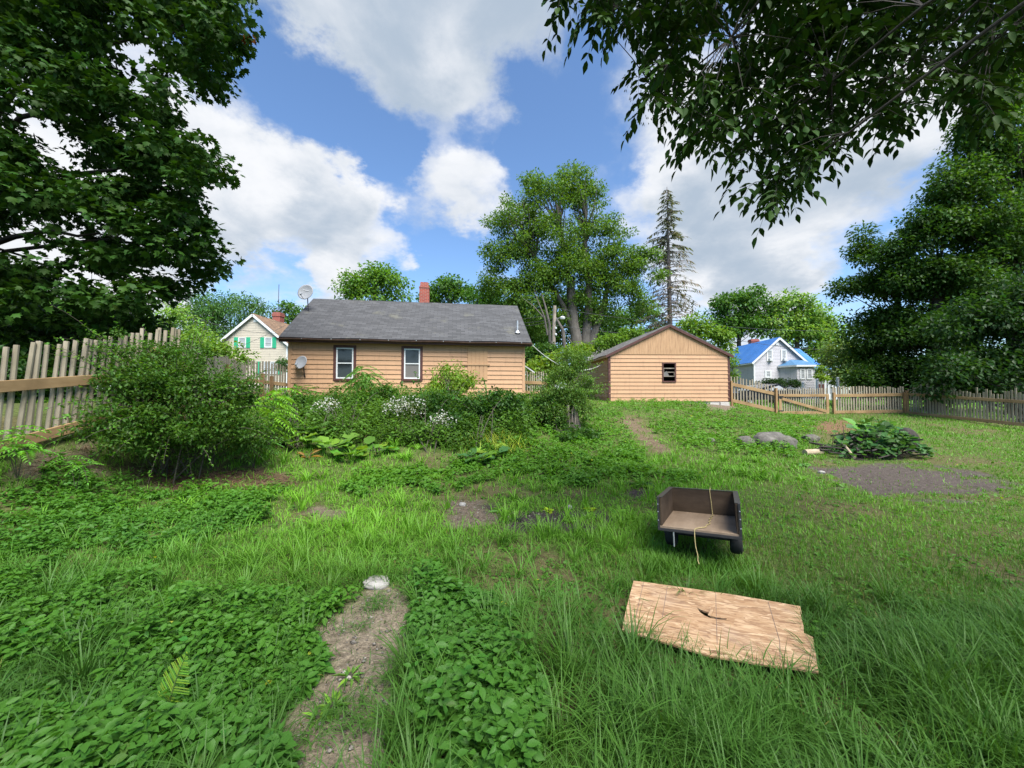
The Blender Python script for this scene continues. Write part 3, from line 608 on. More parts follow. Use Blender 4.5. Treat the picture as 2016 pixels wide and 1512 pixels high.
def gable_house(name, label, x0, x1, Y, zb, ze, za, D, yaw, wall, roof, rake='white', ov=.3):
    """house with its gable end facing -y in its own frame"""
    h = thing(name, label, 'house', None, (x0, Y, zb), yaw); W = x1 - x0; e = ze - zb; a = za - zb; n = max(4, int((a) / .17))
    mb = MB()
    for k in range(n):
        b, c = a * k / n, a * (k + 1) / n
        f = lambda q: 0 if q <= e else (q - e) / (a - e) * W / 2
        mb.add([(f(b), -.018, b), (W - f(b), -.018, b), (W - f(c), -.002, c), (f(c), -.002, c)], [(0, 1, 2, 3)])
    for x, sg in ((0, -1), (W, 1)):
        m_ = int(e / .17)
        for k in range(m_):
            b, c = e * k / m_, e * (k + 1) / m_; mb.add([(x + sg * .018, 0, b), (x + sg * .018, D, b), (x, D, c), (x, 0, c)], [(0, 1, 2, 3)])
    mb.add([(0, D, 0), (W, D, 0), (W, D, e), (W / 2, D, a), (0, D, e)], [(0, 1, 2, 3, 4)]); mb.build('wall', M[wall], h)
    s = (a - e) / (W / 2); rs = []
    rs.append(roof_slab('roof', [(-ov, D + .2, e - s * ov + .12), (-ov, -.25, e - s * ov + .12), (W / 2, -.25, a + .12), (W / 2, D + .2, a + .12)], M[roof], h, .08))
    rs.append(roof_slab('roof', [(W + ov, -.25, e - s * ov + .12), (W + ov, D + .2, e - s * ov + .12), (W / 2, D + .2, a + .12), (W / 2, -.25, a + .12)], M[roof], h, .08))
    rk = MB()
    for x in (-ov, W + ov): rk.beam((x, -.24, e - s * ov - .04), (W / 2, -.24, a - .04), .05, .22)
    rk.beam((-ov, -.2, e - s * ov), (-ov, D, e - s * ov), .05, .16); rk.beam((W + ov, -.2, e - s * ov), (W + ov, D, e - s * ov), .05, .16)
    rk.build('rake_board', M[rake], h)
    cb = MB(); cb.box((-.03, -.03, 0), (.12, .05, e)); cb.build('corner_board', M[rake], h); cb = MB(); cb.box((W - .12, -.03, 0), (W + .03, .05, e)); cb.build('corner_board', M[rake], h)
    return h, W, e, a
def build_cream_house():
    Y = 38; p = at(432, 676, Y); q = at(566, 676, Y); top = at(501, 620, Y)[2]; zb = h1(p[0] + 3, Y) - .1
    h, W, e, a = gable_house('gabled_house', 'cream clapboard gabled house with green shutters behind the orange house', p[0], q[0], Y, zb, p[2], top, 9, 0, 'cream', 'shingle_brown')
    X = lambda px: at(px, 700, Y)[0] - p[0]; Z = lambda py: at(500, py, Y)[2] - zb
    for a0, a1, b0, b1 in ((469, 484.5, 684.5, 664.5), (520.5, 536, 684.5, 664.5), (519, 533, 736, 712), (532, 546, 736, 712)):
        w = window(h, X(a0), X(a1), Z(b0), Z(b1), -.02, .06, 'white', 'white', ('glass_pale', 'glass_pale'), .04)
    for a0, a1, b0, b1 in ((461, 468.6, 685, 664), (485, 492.5, 685, 664), (512.5, 520, 685, 664), (536.5, 544, 685, 664), (506, 514, 737, 712), (547, 555, 737, 712)):
        s = MB().box((X(a0), -.07, Z(b0)), (X(a1), -.03, Z(b1)))
        for k in range(10): zz = Z(b0) + (Z(b1) - Z(b0)) * (k + .5) / 10; s.box((X(a0) + .06, -.08, zz - .03), (X(a1) - .06, -.071, zz + .02))
        s.build('shutter', M['green_paint'], h)
    v = MB().add([(X(498.5), -.06, Z(634)), (X(508), -.06, Z(634)), (X(508), -.06, Z(630)), (X(503.5), -.06, Z(625)), (X(498.5), -.06, Z(630))], [(0, 1, 2, 3, 4)]); v.build('gable_vent', M['white'], h)
    cx = at(548, 640, Y + 5)[0] - p[0]
    c = MB().box((cx - .42, 4.6, 5.2), (cx + .42, 5.4, at(548, 616, Y + 5)[2] - zb)); cz = at(548, 616, Y + 5)[2] - zb; c.box((cx - .48, 4.55, cz - .45), (cx + .48, 5.45, cz - .15)); c.build('chimney', M['brick'], h)
    t = MB().tube([(cx - .05, 5, cz - .3), (cx, 5, at(548, 560, Y + 5)[2] - zb)], .03, 6); z_ = cz + .35
    for dx in (-.5, 0, .5): t.tube([(cx - .7, 5 + dx * .3, z_ + dx * .3), (cx + .5, 5 + dx * .3, z_ + dx * .3)], .02, 5)
    t.build('aerial', M['wire'], h)
build_cream_house()
def build_blue_house():
    Y = 46; p = at(1484, 711, Y); q = at(1580, 711, Y); top = at(1529, 666, Y)[2]; zb = h1(p[0] + 3, Y) - .15
    h, W, e, a = gable_house('farmhouse', 'pale farmhouse with bright blue metal roof beyond the sloping fence', p[0], q[0], Y, zb, p[2], top, 9, R(-3), 'palegrey', 'blue_metal')
    X = lambda px: at(px, 700, Y)[0] - p[0]; Z = lambda py: at(1530, py, Y)[2] - zb
    for a0, a1, b0, b1 in ((1508, 1520, 711.5, 688.5), (1535, 1546.5, 711, 688.5), (1504.5, 1516.5, 744, 729)):
        window(h, X(a0), X(a1), Z(b0), Z(b1), -.02, .12, 'white', 'white', ('glass_pale', 'glass_pale'), .05)
    for a0, a1 in ((1511.5, 1517), (1538.5, 1544)):
        ac = MB().box((X(a0), -.35, Z(711)), (X(a1), -.045, Z(706.5))); [ac.box((X(a0) + .03, -.36, Z(711) + .05 + k * .06), (X(a1) - .03, -.351, Z(711) + .08 + k * .06)) for k in range(3)]; ac.build('air_conditioner', M['white'], h)
    MB().box((X(1526), -.06, Z(680)), (X(1531), -.03, Z(675))).build('gable_vent', M['white'], h)
    # bay with a hipped roof
    b0, b1 = X(1549), X(1581); bz = Z(721); by = -1.5
    bm = lap_wall(MB(), b1 - b0, 0, bz, .18, .02); bm.v = [(x + b0, y + by, z) for x, y, z in bm.v]
    bl = X(1531.5) + .0
    bm.add([(bl, 0, 0), (b0, by, 0), (b0, by, bz), (bl, 0, bz)], [(0, 1, 2, 3)]); bm.add([(b1, by, 0), (b1 + .1, 0, 0), (b1 + .1, 0, bz), (b1, by, bz)], [(0, 1, 2, 3)]); bay = bm.build('bay', M['palegrey'], h)
    MB().add([(bl - .2, -.05, bz), (b0 - .2, by - .25, bz), (b1 + .25, by - .25, bz), (b1 + .3, -.05, bz), (b0 + .2, -.05, bz + .75), (b1 - .5, -.05, bz + .75), (bl - .2, -.05, bz - .15), (b0 - .2, by - .25, bz - .15), (b1 + .25, by - .25, bz - .15), (b1 + .3, -.05, bz - .15)], [(0, 1, 4), (1, 2, 5, 4), (2, 3, 5)]).build('bay_roof', M['blue_pale'], bay)
    MB().beam((b0 - .2, by - .25, bz - .09), (b1 + .25, by - .25, bz - .09), .05, .2).beam((bl - .2, -.05, bz - .09), (b0 - .2, by - .25, bz - .09), .05, .2).build('trim_board', M['white'], bay)
    for a0, a1 in ((1554, 1564), (1566, 1577)): window(bay, X(a0), X(a1), Z(748), Z(728), by - .02, .1, 'white', 'white', ('glass_pale', 'glass_pale'), .05)
    window(bay, bl + .7, bl + 1.35, Z(746), Z(728), -.62, .08, 'white', 'white', ('glass_pale', 'glass_pale'), .05).rotation_euler = (0, 0, 0)
    # wing to the right, ridge running across
    w0, w1 = W - 1.2, at(1604, 718, 47.5)[0] - p[0]; yw = 1.5; ez = at(1604, 718, 47.5)[2] - zb; rz_ = at(1574, 688, 51)[2] - zb
    wm = lap_wall(MB(), w1 - w0 - .3, 0, ez, .18, .02); wm.v = [(x + w0, y + yw, z) for x, y, z in wm.v]; wm.add([(w1 - .3, yw, 0), (w1 - .3, yw + 6, 0), (w1 - .3, yw + 6, ez), (w1 - .3, yw + 3, rz_ - .1), (w1 - .3, yw, ez)], [(0, 1, 2, 3, 4)]); wing = wm.build('wing', M['palegrey'], h)
    roof_slab('wing_roof', [(w0, yw - .3, ez), (w1, yw - .3, ez), (w1, yw + 3.2, rz_), (w0, yw + 3.2, rz_)], M['blue_metal'], wing, .08); roof_slab('wing_roof', [(w1, yw + 6.6, ez), (w0, yw + 6.6, ez), (w0, yw + 3.2, rz_), (w1, yw + 3.2, rz_)], M['blue_metal'], wing, .08)
    # glazed porch
    p0, p1 = b1 + .4, at(1648, 724, 45.5)[0] - p[0]; pz = at(1640, 727, 45.5)[2] - zb; py_ = -.3
    pm = MB().box((p0, py_ + .1, 0), (p1, py_ + .16, .9)); 
    for i in range(9): x = p0 + (p1 - p0) * i / 8; pm.box((x - .06, py_, 0), (x + .06, py_ + .15, pz))
    pm.box((p0, py_ - .02, pz - .3), (p1, py_ + .14, pz)); pm.box((p1 - .1, py_, 0), (p1, py_ + 2.5, .9)); porch = pm.build('porch', M['white'], h)
    MB().box((p0, py_ + .09, .9), (p1, py_ + .1, pz - .3)).build('porch_glass', M['glass_pale'], porch)
    MB().box((p0 + .9, py_ + .02, .1), (p0 + 1.6, py_ + .09, 2.0)).build('door', M['trim'], porch)
    roof_slab('porch_roof', [(p0 - .1, py_ - .35, pz), (p1 + .3, py_ - .35, pz), (p1 + .3, yw, pz + .45), (p0 - .1, yw, pz + .45)], M['blue_pale'], porch, .08)
    cx = at(1474, 675, 54)[0] - p[0]; cz = at(1474, 669, 54)[2] - zb
    MB().box((cx - .5, 7.4, 5), (cx + .5, 8.2, cz)).box((cx - .56, 7.34, cz - .35), (cx + .56, 8.26, cz - .1)).build('chimney', M['brick'], h)
build_blue_house()
def build_grey_house():
    Y = 58; p = at(1158, 680, Y); q = at(1212, 680, Y); zb = h1(p[0], Y) - .1
    h, W, e, a = gable_house('distant_house', 'grey clapboard house half hidden behind the big maple trunks', p[0], q[0], Y, zb, at(1160, 672, Y)[2], at(1183, 648, Y)[2], 8, 0, 'greyhouse', 'shingle_dark')
    window(h, W * .3, W * .3 + .9, e * .45, e * .45 + 1.4, -.02, .1, 'white', 'white', ('glass', 'glass'), .05)
build_grey_house()

# ------------------------------------------------------------------ things fixed to the house
def dish(label, centre, foot, nrm, rad, mast_r, emblem=False):
    t = thing('satellite_dish', label, 'satellite dish', None, foot); f = np.array(foot); c = np.array(centre) - f; n = unit(np.array(nrm, float))
    ks = np.linspace(0, 1, 8); prof = [(rad * k, .17 * rad * k * k) for k in ks] + [(rad * 1.0, .17 * rad + .02), (rad * .96, .17 * rad + .0)] 
    prof = prof[:8] + [(rad * (1 - .0), .17 * rad + .015)] + [(rad * k, .17 * rad * k * k + .016) for k in ks[::-1]]
    MB().lathe([(max(r, .001), z) for r, z in prof], 32, c, n).build('reflector', M['dish'], t, smooth=True)
    u = unit(np.cross(n, (0, 0, 1))); v = np.cross(u, n)
    MB().tube([(0, 0, 0), c * .35 + (0, 0, .02), c - n * .10 - v * .05], mast_r, 10).build('mast', M['steel'], t)
    tip = c + n * rad * 1.05 - v * rad * .75
    arm = MB().tube([c - v * rad * .9, c - v * rad * 1.0 + n * .1, tip], .014, 8); arm.build('feed_arm', M['galv'], t)
    MB().beam(tip - n * .02, tip - n * .02 + v * .10 - n * .05, .07, .08, u).build('receiver', M['dish'], t, .008)
    if emblem:
        e = MB()
        for k in range(7): e.beam(c + n * (.035) + u * (-.13 + .04 * k) + v * (.07 + .01 * k - .02), c + n * .035 + u * (-.13 + .04 * k + .025) + v * (.07 + .01 * k + .0), .02, .012, n)
        e.build('emblem', M['white'], t)
    return t
foot = house_local(*roof_find(608, 614)); cen = at(603, 576, foot[1] - .05)
dish('grey satellite dish on a mast standing on the roof edge', cen, foot, (-.10, -1, .22), .37, .022, True)
wx = facx(601); foot = house_local(wx, -.02, facz(601, 744) - HZ); cen = at(594.5, 714, foot[1] - .22)
dish('pale grey satellite dish bracketed to the orange wall', cen, foot, (-.25, -.9, .28), .275, .022)

# ------------------------------------------------------------------ fences
def fence(name, label, p0, p1, hp, rails, spacing=.105, w=.062, t=.03, posts=(), front=None, z0=None, z1=None, lean=.02, cat='fence', group=None, gap=.03, top_wave=.06, rail_w=.14, round_=False, skip=(), tilt=0):
    """one run of pickets from p0 to p1 with rails and posts on the yard side"""
    p0 = np.array(p0, float); p1 = np.array(p1, float); d = p1 - p0; L = np.linalg.norm(d); d /= L
    sd = np.array([d[1], -d[0]])
    if front is not None and np.dot(sd, front) < 0: sd = -sd
    a = h1(*p0) if z0 is None else z0; b = h1(*p1) if z1 is None else z1
    f = thing(name, label, cat, group, (p0[0], p0[1], a)); o = np.array([p0[0], p0[1], a])
    gz = lambda s: a + (b - a) * s / L - a
    mb = MB(); n = int(L / spacing)
    for k in range(n):
        s = (k + .5) * L / n
        if any(x0 < s < x1 for x0, x1 in skip): continue
        q = d * s; lx = random.uniform(-lean, lean) + tilt; top = gz(s) + hp + random.uniform(-1, .6) * top_wave + .05 * math.sin(s * 1.7); ww = w * random.uniform(.85, 1.12)
        bot = gz(s) + gap + random.uniform(-.03, .03)
        A0 = np.array([q[0], q[1], bot]) - np.append(sd, 0) * .0; A1 = np.array([q[0] + d[0] * lx, q[1] + d[1] * lx, top])
        if round_: mb.tube([A0, A0 * .5 + A1 * .5, A1], [ww * .52, ww * .5, ww * .46], 7)
        else: mb.beam(A0, A1, t, ww, up=np.append(d, 0))
    mb.build('pickets', M['picket'], f, .004)
    off = np.append(sd, 0) * (t / 2 + .024 + (w * .3 if round_ else 0))
    for r in rails:
        ra, rb = r if isinstance(r, tuple) else (r, r)
        MB().beam(np.array([0, 0, ra]) + off, np.array([d[0] * L, d[1] * L, gz(L) + rb]) + off, .036, rail_w).build('rail', M['rail'], f, .005)
    for s, ph in posts:
        q = np.append(d * s, gz(s)) + np.append(sd, 0) * .09
        MB().beam(q - (0, 0, .25), q + (random.uniform(-.02, .02), 0, ph), .10, .10, up=(0, 1, 0)).build('post', M['post'], f, .006)
    return f
L0, L1, L2 = (-6.62, 2.6), (-6.62, 7.6), (-9.9, 14.3)
fence('picket_fence', 'tall leaning picket fence with tan rails beside the left bush', L0, L1, 1.46, (.09, (1.11, .59)), .108, .064, .04, ((4.4, 1.15),), (1, 0), z0=.35, z1=1.47, lean=.05, tilt=.12, rail_w=.15, round_=True)
fence('picket_fence', 'picket fence running on behind the big left bush', L1, L2, 1.5, (.12, .75), .13, .05, .03, ((0.1, 1.3), (4, 1.3)), (1, 0), lean=.04, round_=True)
HL0 = house_local(-.12, .35, 0)[:2]
fence('picket_fence', 'pale picket fence closing the gap left of the orange house', L2, HL0, 1.55, (.3, .78), .115, .055, .03, ((.95, 1.05),(HL0[0] - L2[0] - .1, 1.1)), (0, -1), z0=1.38, z1=1.22)
hr = house_local(HL + .05, .9, 0); gr = np.array([1.65, 18.0])
fence('picket_fence', 'short picket fence between the orange house and the overgrown stump', hr[:2], gr, 1.36, (.42, .88), .105, .06, .03, ((.05, 1.1), (float(np.linalg.norm(gr - hr[:2])) - .05, 1.0)), (0, -1))
g0 = np.array([GA[0] + GL * math.cos(R(2.5)) + .06, GA[1] + GL * math.sin(R(2.5)) + .05]); gA = at(1528, 812, 20.2)[:2]; gB = at(1636, 812, 20.2)[:2]; gC = at(1782, 812, 20.0)[:2]; gD = at(2030, 850, 16.1)[:2]; gE = (22.6, 9.0)
zA, zB, zC = at(1528, 813, 20.2)[2], at(1636, 816, 20.2)[2], at(1782, 814, 20.0)[2]
fence('sloping_fence', 'picket fence stepping down the slope from the garage corner', g0, gA, 1.42, (.12, .98), .15, .062, .03, ((.04, 1.15), (float(np.linalg.norm(gA - g0)) - .04, 1.3)), (0, -1), z0=at(1438, 792, 20.4)[2], z1=zA, rail_w=.17)
def gate():
    p0 = gA + np.array([.14, 0]); p1 = gB - np.array([.12, 0]); L = float(np.linalg.norm(p1 - p0)); g = thing('fence_gate', 'tan wooden gate with a diagonal brace in the picket fence', 'gate', None, (p0[0], p0[1], zA - .08))
    mb = MB(); n = 21
    for k in range(n):
        x = (k + .5) * L / n; mb.beam((x, .03, .08 + random.uniform(0, .04)), (x + random.uniform(-.01, .01), .03, 1.36 + random.uniform(-.05, .05)), .03, .06, up=(1, 0, 0))
    mb.build('pickets', M['picket'], g, .004)
    for r in (.10, 1.0): MB().beam((0, -.02, r), (L, -.02, r), .036, .14).build('rail', M['rail'], g, .005)
    MB().beam((.16, -.05, .82), (L - .14, -.05, .16), .034, .14).build('brace', M['rail'], g, .005)
    MB().box((-.0, -.045, .03), (.13, .0, .80)).build('stile', M['rail'], g, .005); MB().box((L - .14, -.045, .02), (L, .0, 1.06)).build('stile', M['rail'], g, .005)
    for z in (.2, .95): MB().box((-.06, -.06, z - .02), (.22, -.046, z + .02)).build('hinge', M['steel'], g)
gate()
fence('picket_fence', 'back picket fence right of the gate, shaded by trees', gB + np.array([.05, 0]), gC, 1.42, (.12, .98), .128, .07, .03, ((.05, 1.15), (float(np.linalg.norm(gC - gB)) - .15, 1.1)), (0, -1), z0=zB, z1=zC, rail_w=.15)
fence('picket_fence', 'side picket fence under the dark overhanging trees', gC + np.array([.05, -.05]), gD, 1.52, (.10, 1.06), .105, .066, .03, ((.05, 1.25), (4.2, 1.35)), (-1, 0), z0=zC - .05, z1=at(2030, 842, 16.1)[2], top_wave=.22, rail_w=.13, gap=.02)
fence('picket_fence', 'side picket fence running on past the picture edge', gD, gE, 1.45, (.2, .95), .12, .066, .03, ((2.4, 1.3),), (-1, 0))

# ------------------------------------------------------------------ trailer, rope and board
TR = dict(o=np.array([1.427, 3.793, .355]), th=-.5, tp=-.105, tr=.044, w=.71, l=.961, h=.272)
def frame3():
    th, tp, tr = TR['th'], TR['tp'], TR['tr']
    fx = np.array([math.cos(th) * math.cos(tr), math.sin(th) * math.cos(tr), math.sin(tr)]); fy = np.array([-math.sin(th) * math.cos(tp), math.cos(th) * math.cos(tp), math.sin(tp)])
    fy = fy - fx * fx.dot(fy); fy /= np.linalg.norm(fy); return fx, fy, np.cross(fx, fy)
FX, FY, FZ = frame3()
def tl(x, y, z): return TR['o'] + x * FX + y * FY + z * FZ
def build_trailer():
    from mathutils import Matrix
    t = thing('garden_trailer', 'small brown plywood garden trailer with open end facing the camera', 'trailer')
    t.matrix_world = Matrix(((FX[0], FY[0], FZ[0], TR['o'][0]), (FX[1], FY[1], FZ[1], TR['o'][1]), (FX[2], FY[2], FZ[2], TR['o'][2]), (0, 0, 0, 1)))
    w, l, h = TR['w'], TR['l'], TR['h']; k = .018
    MB().box((.02, 0, -.012), (w - .02, l - .02, .008)).build('floor', M['plywood_floor'], t, .002)
    for x in (.022, w - .022 - k): MB().box((x, .004, .010), (x + k, l - .02, h)).build('side_panel', M['plywood_brown'], t, .002)
    MB().box((.04, l - .04, .010), (w - .04, l - .022, h - .002)).build('front_panel', M['plywood_brown'], t, .002)
    fr = MB()
    for x in (0, w - .02): fr.box((x, -.012, -.03), (x + .02, .02, h + .004)); fr.box((x, l - .03, -.03), (x + .02, l + .004, h + .004))
    fr.box((.0, -.014, -.035), (w, .012, -.010)); fr.box((.0, .015, -.04), (.018, l - .03, -.013)); fr.box((w - .018, .015, -.04), (w, l - .03, -.013)); fr.box((.0, l - .02, -.035), (w, l, -.012))
    fr.box((-.004, .012, h + .001), (.045, l, h + .007)); fr.box((w - .045, .012, h + .001), (w + .004, l, h + .007)); fr.box((.046, l - .045, h + .001), (w - .046, l + .003, h + .006))
    fr.build('steel_frame', M['steel'], t, .002)
    for x in (-.002, w - .018):
        for z in (.06, .14, .21): MB().lathe([(.0, -.006), (.006, -.004), (.006, .0)], 8, (x + .01, -.013, z), (0, 1, 0)).build('bolt', M['galv'], t)
    MB().tube([(.0, .40, -.13), (w, .40, -.13)], .014, 8).box((.12, .36, -.12), (.16, .44, -.036)).box((w - .16, .36, -.12), (w - .12, .44, -.036)).build('axle', M['steel'], t)
    MB().beam((w / 2, .3, -.06), (w / 2, l + .75, -.16), .04, .04).build('tow_bar', M['steel'], t)
    for x, s in ((.07, -1), (w - .05, 1)):
        r = .135
        tyre = MB().lathe([(r * .55, -.045), (r * .8, -.055), (r * .95, -.045), (r, -.02), (r, .02), (r * .95, .045), (r * .8, .055), (r * .55, .045), (r * .55, -.045)], 28, (x, .44, -.13), (1, 0, 0))
        wh = tyre.build('wheel', M['rubber'], t, smooth=True); MB().lathe([(.01, .02 * s), (.04, .03 * s), (.05, .01 * s), (r * .5, .0), (r * .56, .03 * s)], 20, (x, .44, -.13), (1, 0, 0)).build('rim', M['galv'], wh)
    MB().tube([(.14, -.005, -.03), (.14, .0, -.17)], .007, 6).build('stake_pin', M['galv'], t)
build_trailer()
def build_rope():
    w, l, h = TR['w'], TR['l'], TR['h']
    pts = [(.44, l + .02, h - .12), (.44, l + .01, h + .012), (.44, l - .035, h + .012), (.437, l - .055, h - .02), (.447, l - .06, .12), (.452, l - .075, .02), (.46, l - .16, .018), (.44, l - .24, .017), (.455, l - .33, .017), (.43, l - .40, .018), (.445, l - .47, .017), (.43, l - .56, .018), (.445, l - .64, .017), (.42, l - .74, .018), (.41, l - .84, .017), (.37, .06, .018), (.33, -.01, .012), (.325, -.03, -.03), (.33, -.05, -.13), (.345, -.07, -.20), (.345, -.085, -.24), (.355, -.10, -.27)]
    P = np.array([tl(*p) for p in pts]); s = np.linspace(0, len(P) - 1, 140); i = np.clip(s.astype(int), 0, len(P) - 2); f = (s - i)[:, None]
    g = lambda k: P[np.clip(i + k, 0, len(P) - 1)]
    Q = .5 * ((2 * g(0)) + (-g(-1) + g(1)) * f + (2 * g(-1) - 5 * g(0) + 4 * g(1) - g(2)) * f ** 2 + (-g(-1) + 3 * g(0) - 3 * g(1) + g(2)) * f ** 3)
    o = MB().tube(Q, .0040, 7).build('rope', M['rope'], None, smooth=True); tag(o, 'thin yellow rope trailing over the floor of the trailer', 'rope')
build_rope()
def build_osb():
    px = [(1248, 1143), (1300, 1150), (1440, 1170), (1575, 1193), (1583, 1246), (1600, 1254), (1610, 1322), (1530, 1312), (1400, 1291), (1225, 1240), (1229, 1215)]
    P = []
    for q in px:
        d = at(*q, 1.0) - np.array([0, 0, EYE]); zt = .085; t = (zt - EYE) / d[2]; P.append(d * t + (0, 0, EYE))
    P = np.array(P); c = P.mean(0); o = c.copy(); ax = unit(P[3] - P[0]); rz = math.atan2(ax[1], ax[0])
    cr, sr = math.cos(-rz), math.sin(-rz); Q = [((p - o)[0] * cr - (p - o)[1] * sr, (p - o)[0] * sr + (p - o)[1] * cr) for p in P]
    t = thing('strand_board', 'tan broken strand board lying in the grass with a split in it', 'wooden board', None, o, rz)
    hole = []
    for q in [(1372, 1196), (1384, 1202), (1396, 1206), (1399, 1212), (1420, 1218), (1442, 1223), (1418, 1220), (1397, 1216), (1386, 1211), (1378, 1205)]:
        d = at(*q, 1.0) - np.array([0, 0, EYE]); s = (.085 - EYE) / d[2]; p = d * s + (0, 0, EYE) - o; hole.append((p[0] * cr - p[1] * sr, p[0] * sr + p[1] * cr))
    me = bpy.data.meshes.new('board'); import bmesh
    bm = bmesh.new(); th = .011
    def dens(L, n): return [tuple(np.array(L[i]) * (1 - k / n) + np.array(L[(i + 1) % len(L)]) * k / n) for i in range(len(L)) for k in range(n)]
    outer = dens(Q, 4); jag = [(x + random.uniform(-.003, .003), y + random.uniform(-.003, .003)) for x, y in outer]
    vo = [bm.verts.new((x, y, 0)) for x, y in jag]; vh = [bm.verts.new((x, y, 0)) for x, y in hole]
    eo = [bm.edges.new((vo[i], vo[(i + 1) % len(vo)])) for i in range(len(vo))]; eh = [bm.edges.new((vh[i], vh[(i + 1) % len(vh)])) for i in range(len(vh))]
    bmesh.ops.triangle_fill(bm, use_beauty=True, use_dissolve=False, edges=eo + eh)
    for f in bm.faces:
        if f.normal.z < 0: f.normal_flip()
    g = bmesh.ops.extrude_face_region(bm, geom=list(bm.faces)); bmesh.ops.translate(bm, vec=(0, 0, -th), verts=[v for v in g['geom'] if isinstance(v, bmesh.types.BMVert)])
    bmesh.ops.recalc_face_normals(bm, faces=list(bm.faces)); bm.to_mesh(me); bm.free(); link('board', me, M['osb'], t)
    ln = MB()                                                     # chalk lines snapped across the board
    for a, b in (((1267, 1147), (1250, 1222)), ((1314, 1154), (1304, 1215)), ((1409, 1166), (1412, 1268)), ((1512, 1184), (1535, 1262)), ((1535, 1262), (1536, 1300))):
        e = []
        for q in (a, b):
            d = at(*q, 1.0) - np.array([0, 0, EYE]); s = (.085 - EYE) / d[2]; p = d * s + (0, 0, EYE) - o; e.append((p[0] * cr - p[1] * sr, p[0] * sr + p[1] * cr, .0012))
        ln.beam(e[0], e[1], .003, .0015)
    ln.build('pencil_line', simple('pencil_grey', (.16, .12, .10), .8), t)
    sp = MB(); hx, hy = hole[3]; sp.beam((hx - .01, hy - .005, .0), (hx + .035, hy + .07, .045), .018, .004); sp.beam((hx + .03, hy - .01, .0), (hx + .10, hy - .015, .01), .012, .004); sp.build('splinter', M['osb'], t)
    return P
OSB_P = build_osb()

# ------------------------------------------------------------------ stones, logs and small things on the ground
def stone(name, label, cat, c, r, mat='rock', seed=1, sink=.35, sub=4, rough=.28, group=None):
    import bmesh
    from mathutils import noise as mn
    bm = bmesh.new(); bmesh.ops.create_icosphere(bm, subdivisions=sub, radius=1)
    for v in bm.verts:
        p = v.co.copy(); k = 1 + rough * mn.fractal(p * 1.1 + Vector((seed, seed * 2, 0)), 1.0, 2.0, 5) ; q = p * k
        q = Vector((math.copysign(abs(q.x) ** .85, q.x), math.copysign(abs(q.y) ** .85, q.y), math.copysign(abs(q.z) ** .8, q.z)))
        v.co = Vector((q.x * r[0], q.y * r[1], q.z * r[2]))
    me = bpy.data.meshes.new(name); bm.to_mesh(me); bm.free(); me.polygons.foreach_set('use_smooth', np.ones(len(me.polygons), bool))
    o = link(name, me, M[mat]); o.location = (c[0], c[1], c[2] + r[2] * (1 - sink) * .6); return tag(o, label, cat, group)
c = gp(1524, 878); stone('boulder', 'large flat grey boulder with lichen in the green slope', 'rock', c, (.58, .44, .26), seed=3, sink=.3)
c = gp(1467, 878); stone('boulder', 'small brown stone left of the large grey boulder', 'rock', c, (.22, .2, .19), seed=8, sink=.3)
c = gp(1594, 868); stone('boulder', 'small flat stone right of the large grey boulder', 'rock', c, (.24, .2, .13), seed=12, sink=.2)
c = gp(1400, 873); stone('boulder', 'little half buried stone at the far left of the boulders', 'rock', c, (.14, .12, .10), seed=17, sink=.3)
c = gp(740, 1150); stone('white_stone', 'pale quartz stone at the head of the bare gravel strip', 'stone', c, (.12, .11, .04), 'rock_white', 5, .7)
c = gp(911, 995); stone('white_stone', 'small white stone by the dirt patch in the middle lawn', 'stone', c, (.05, .04, .03), 'rock_white', 6, .2, 3)
c = gp(1122, 1002); stone('white_stone', 'round pale stone among lettuce green weeds near the dark soil', 'stone', c, (.035, .035, .035), 'rock_white', 9, .1, 3)
c = gp(1617, 932); stone('white_stone', 'pale yellowish stone left of the bare dark patch', 'stone', c, (.07, .05, .035), 'rock_white', 21, .1, 3)
c = gp(1021, 1027); stone('dark_stone', 'small black stone lying on the dark soil patch', 'stone', c, (.035, .03, .03), 'rubber', 31, .1, 3)
peb = LB()
def pebbles():
    """gravel grains on the bare strip: nobody could count them"""
    n = 900; V = []; Fq = []; k = 0
    base = np.array([(1,0,0),(-1,0,0),(0,1,0),(0,-1,0),(0,0,1),(0,0,-1)], float); fs = [(0,2,4),(2,1,4),(1,3,4),(3,0,4),(2,0,5),(1,2,5),(3,1,5),(0,3,5)]
    x = rng.uniform(-1.6, 1.2, 9000); y = rng.uniform(1.5, 6, 9000); ok = inside(x, y, TAN[:1] + TAN[2:3] + DARK[:1], .05); x, y = x[ok][:n], y[ok][:n]; z = hgt(x, y)
    C = []
    for i in range(len(x)):
        s = min(.004 + rng.exponential(.0045), .026); rv = base * rng.uniform(.6, 1.2, (6, 3)) * s * np.array([1, 1, .6]); a = rng.uniform(0, 6.3)
        rot = np.array([[math.cos(a), -math.sin(a), 0], [math.sin(a), math.cos(a), 0], [0, 0, 1]]); V.append(rv @ rot.T + (x[i], y[i], z[i] + s * .3)); Fq += [tuple(k + j for j in f) for f in fs]; k += 6
        g = rng.uniform(.10, .42); C.append(np.tile((g, g * .92, g * .8), (6, 1)))
    tag(link('gravel', raw_mesh('gravel', np.concatenate(V), [np.array(Fq)], np.concatenate(C)), M['ground']), 'scattered gravel grains on the bare strip', None, None, 'stuff')
pebbles()
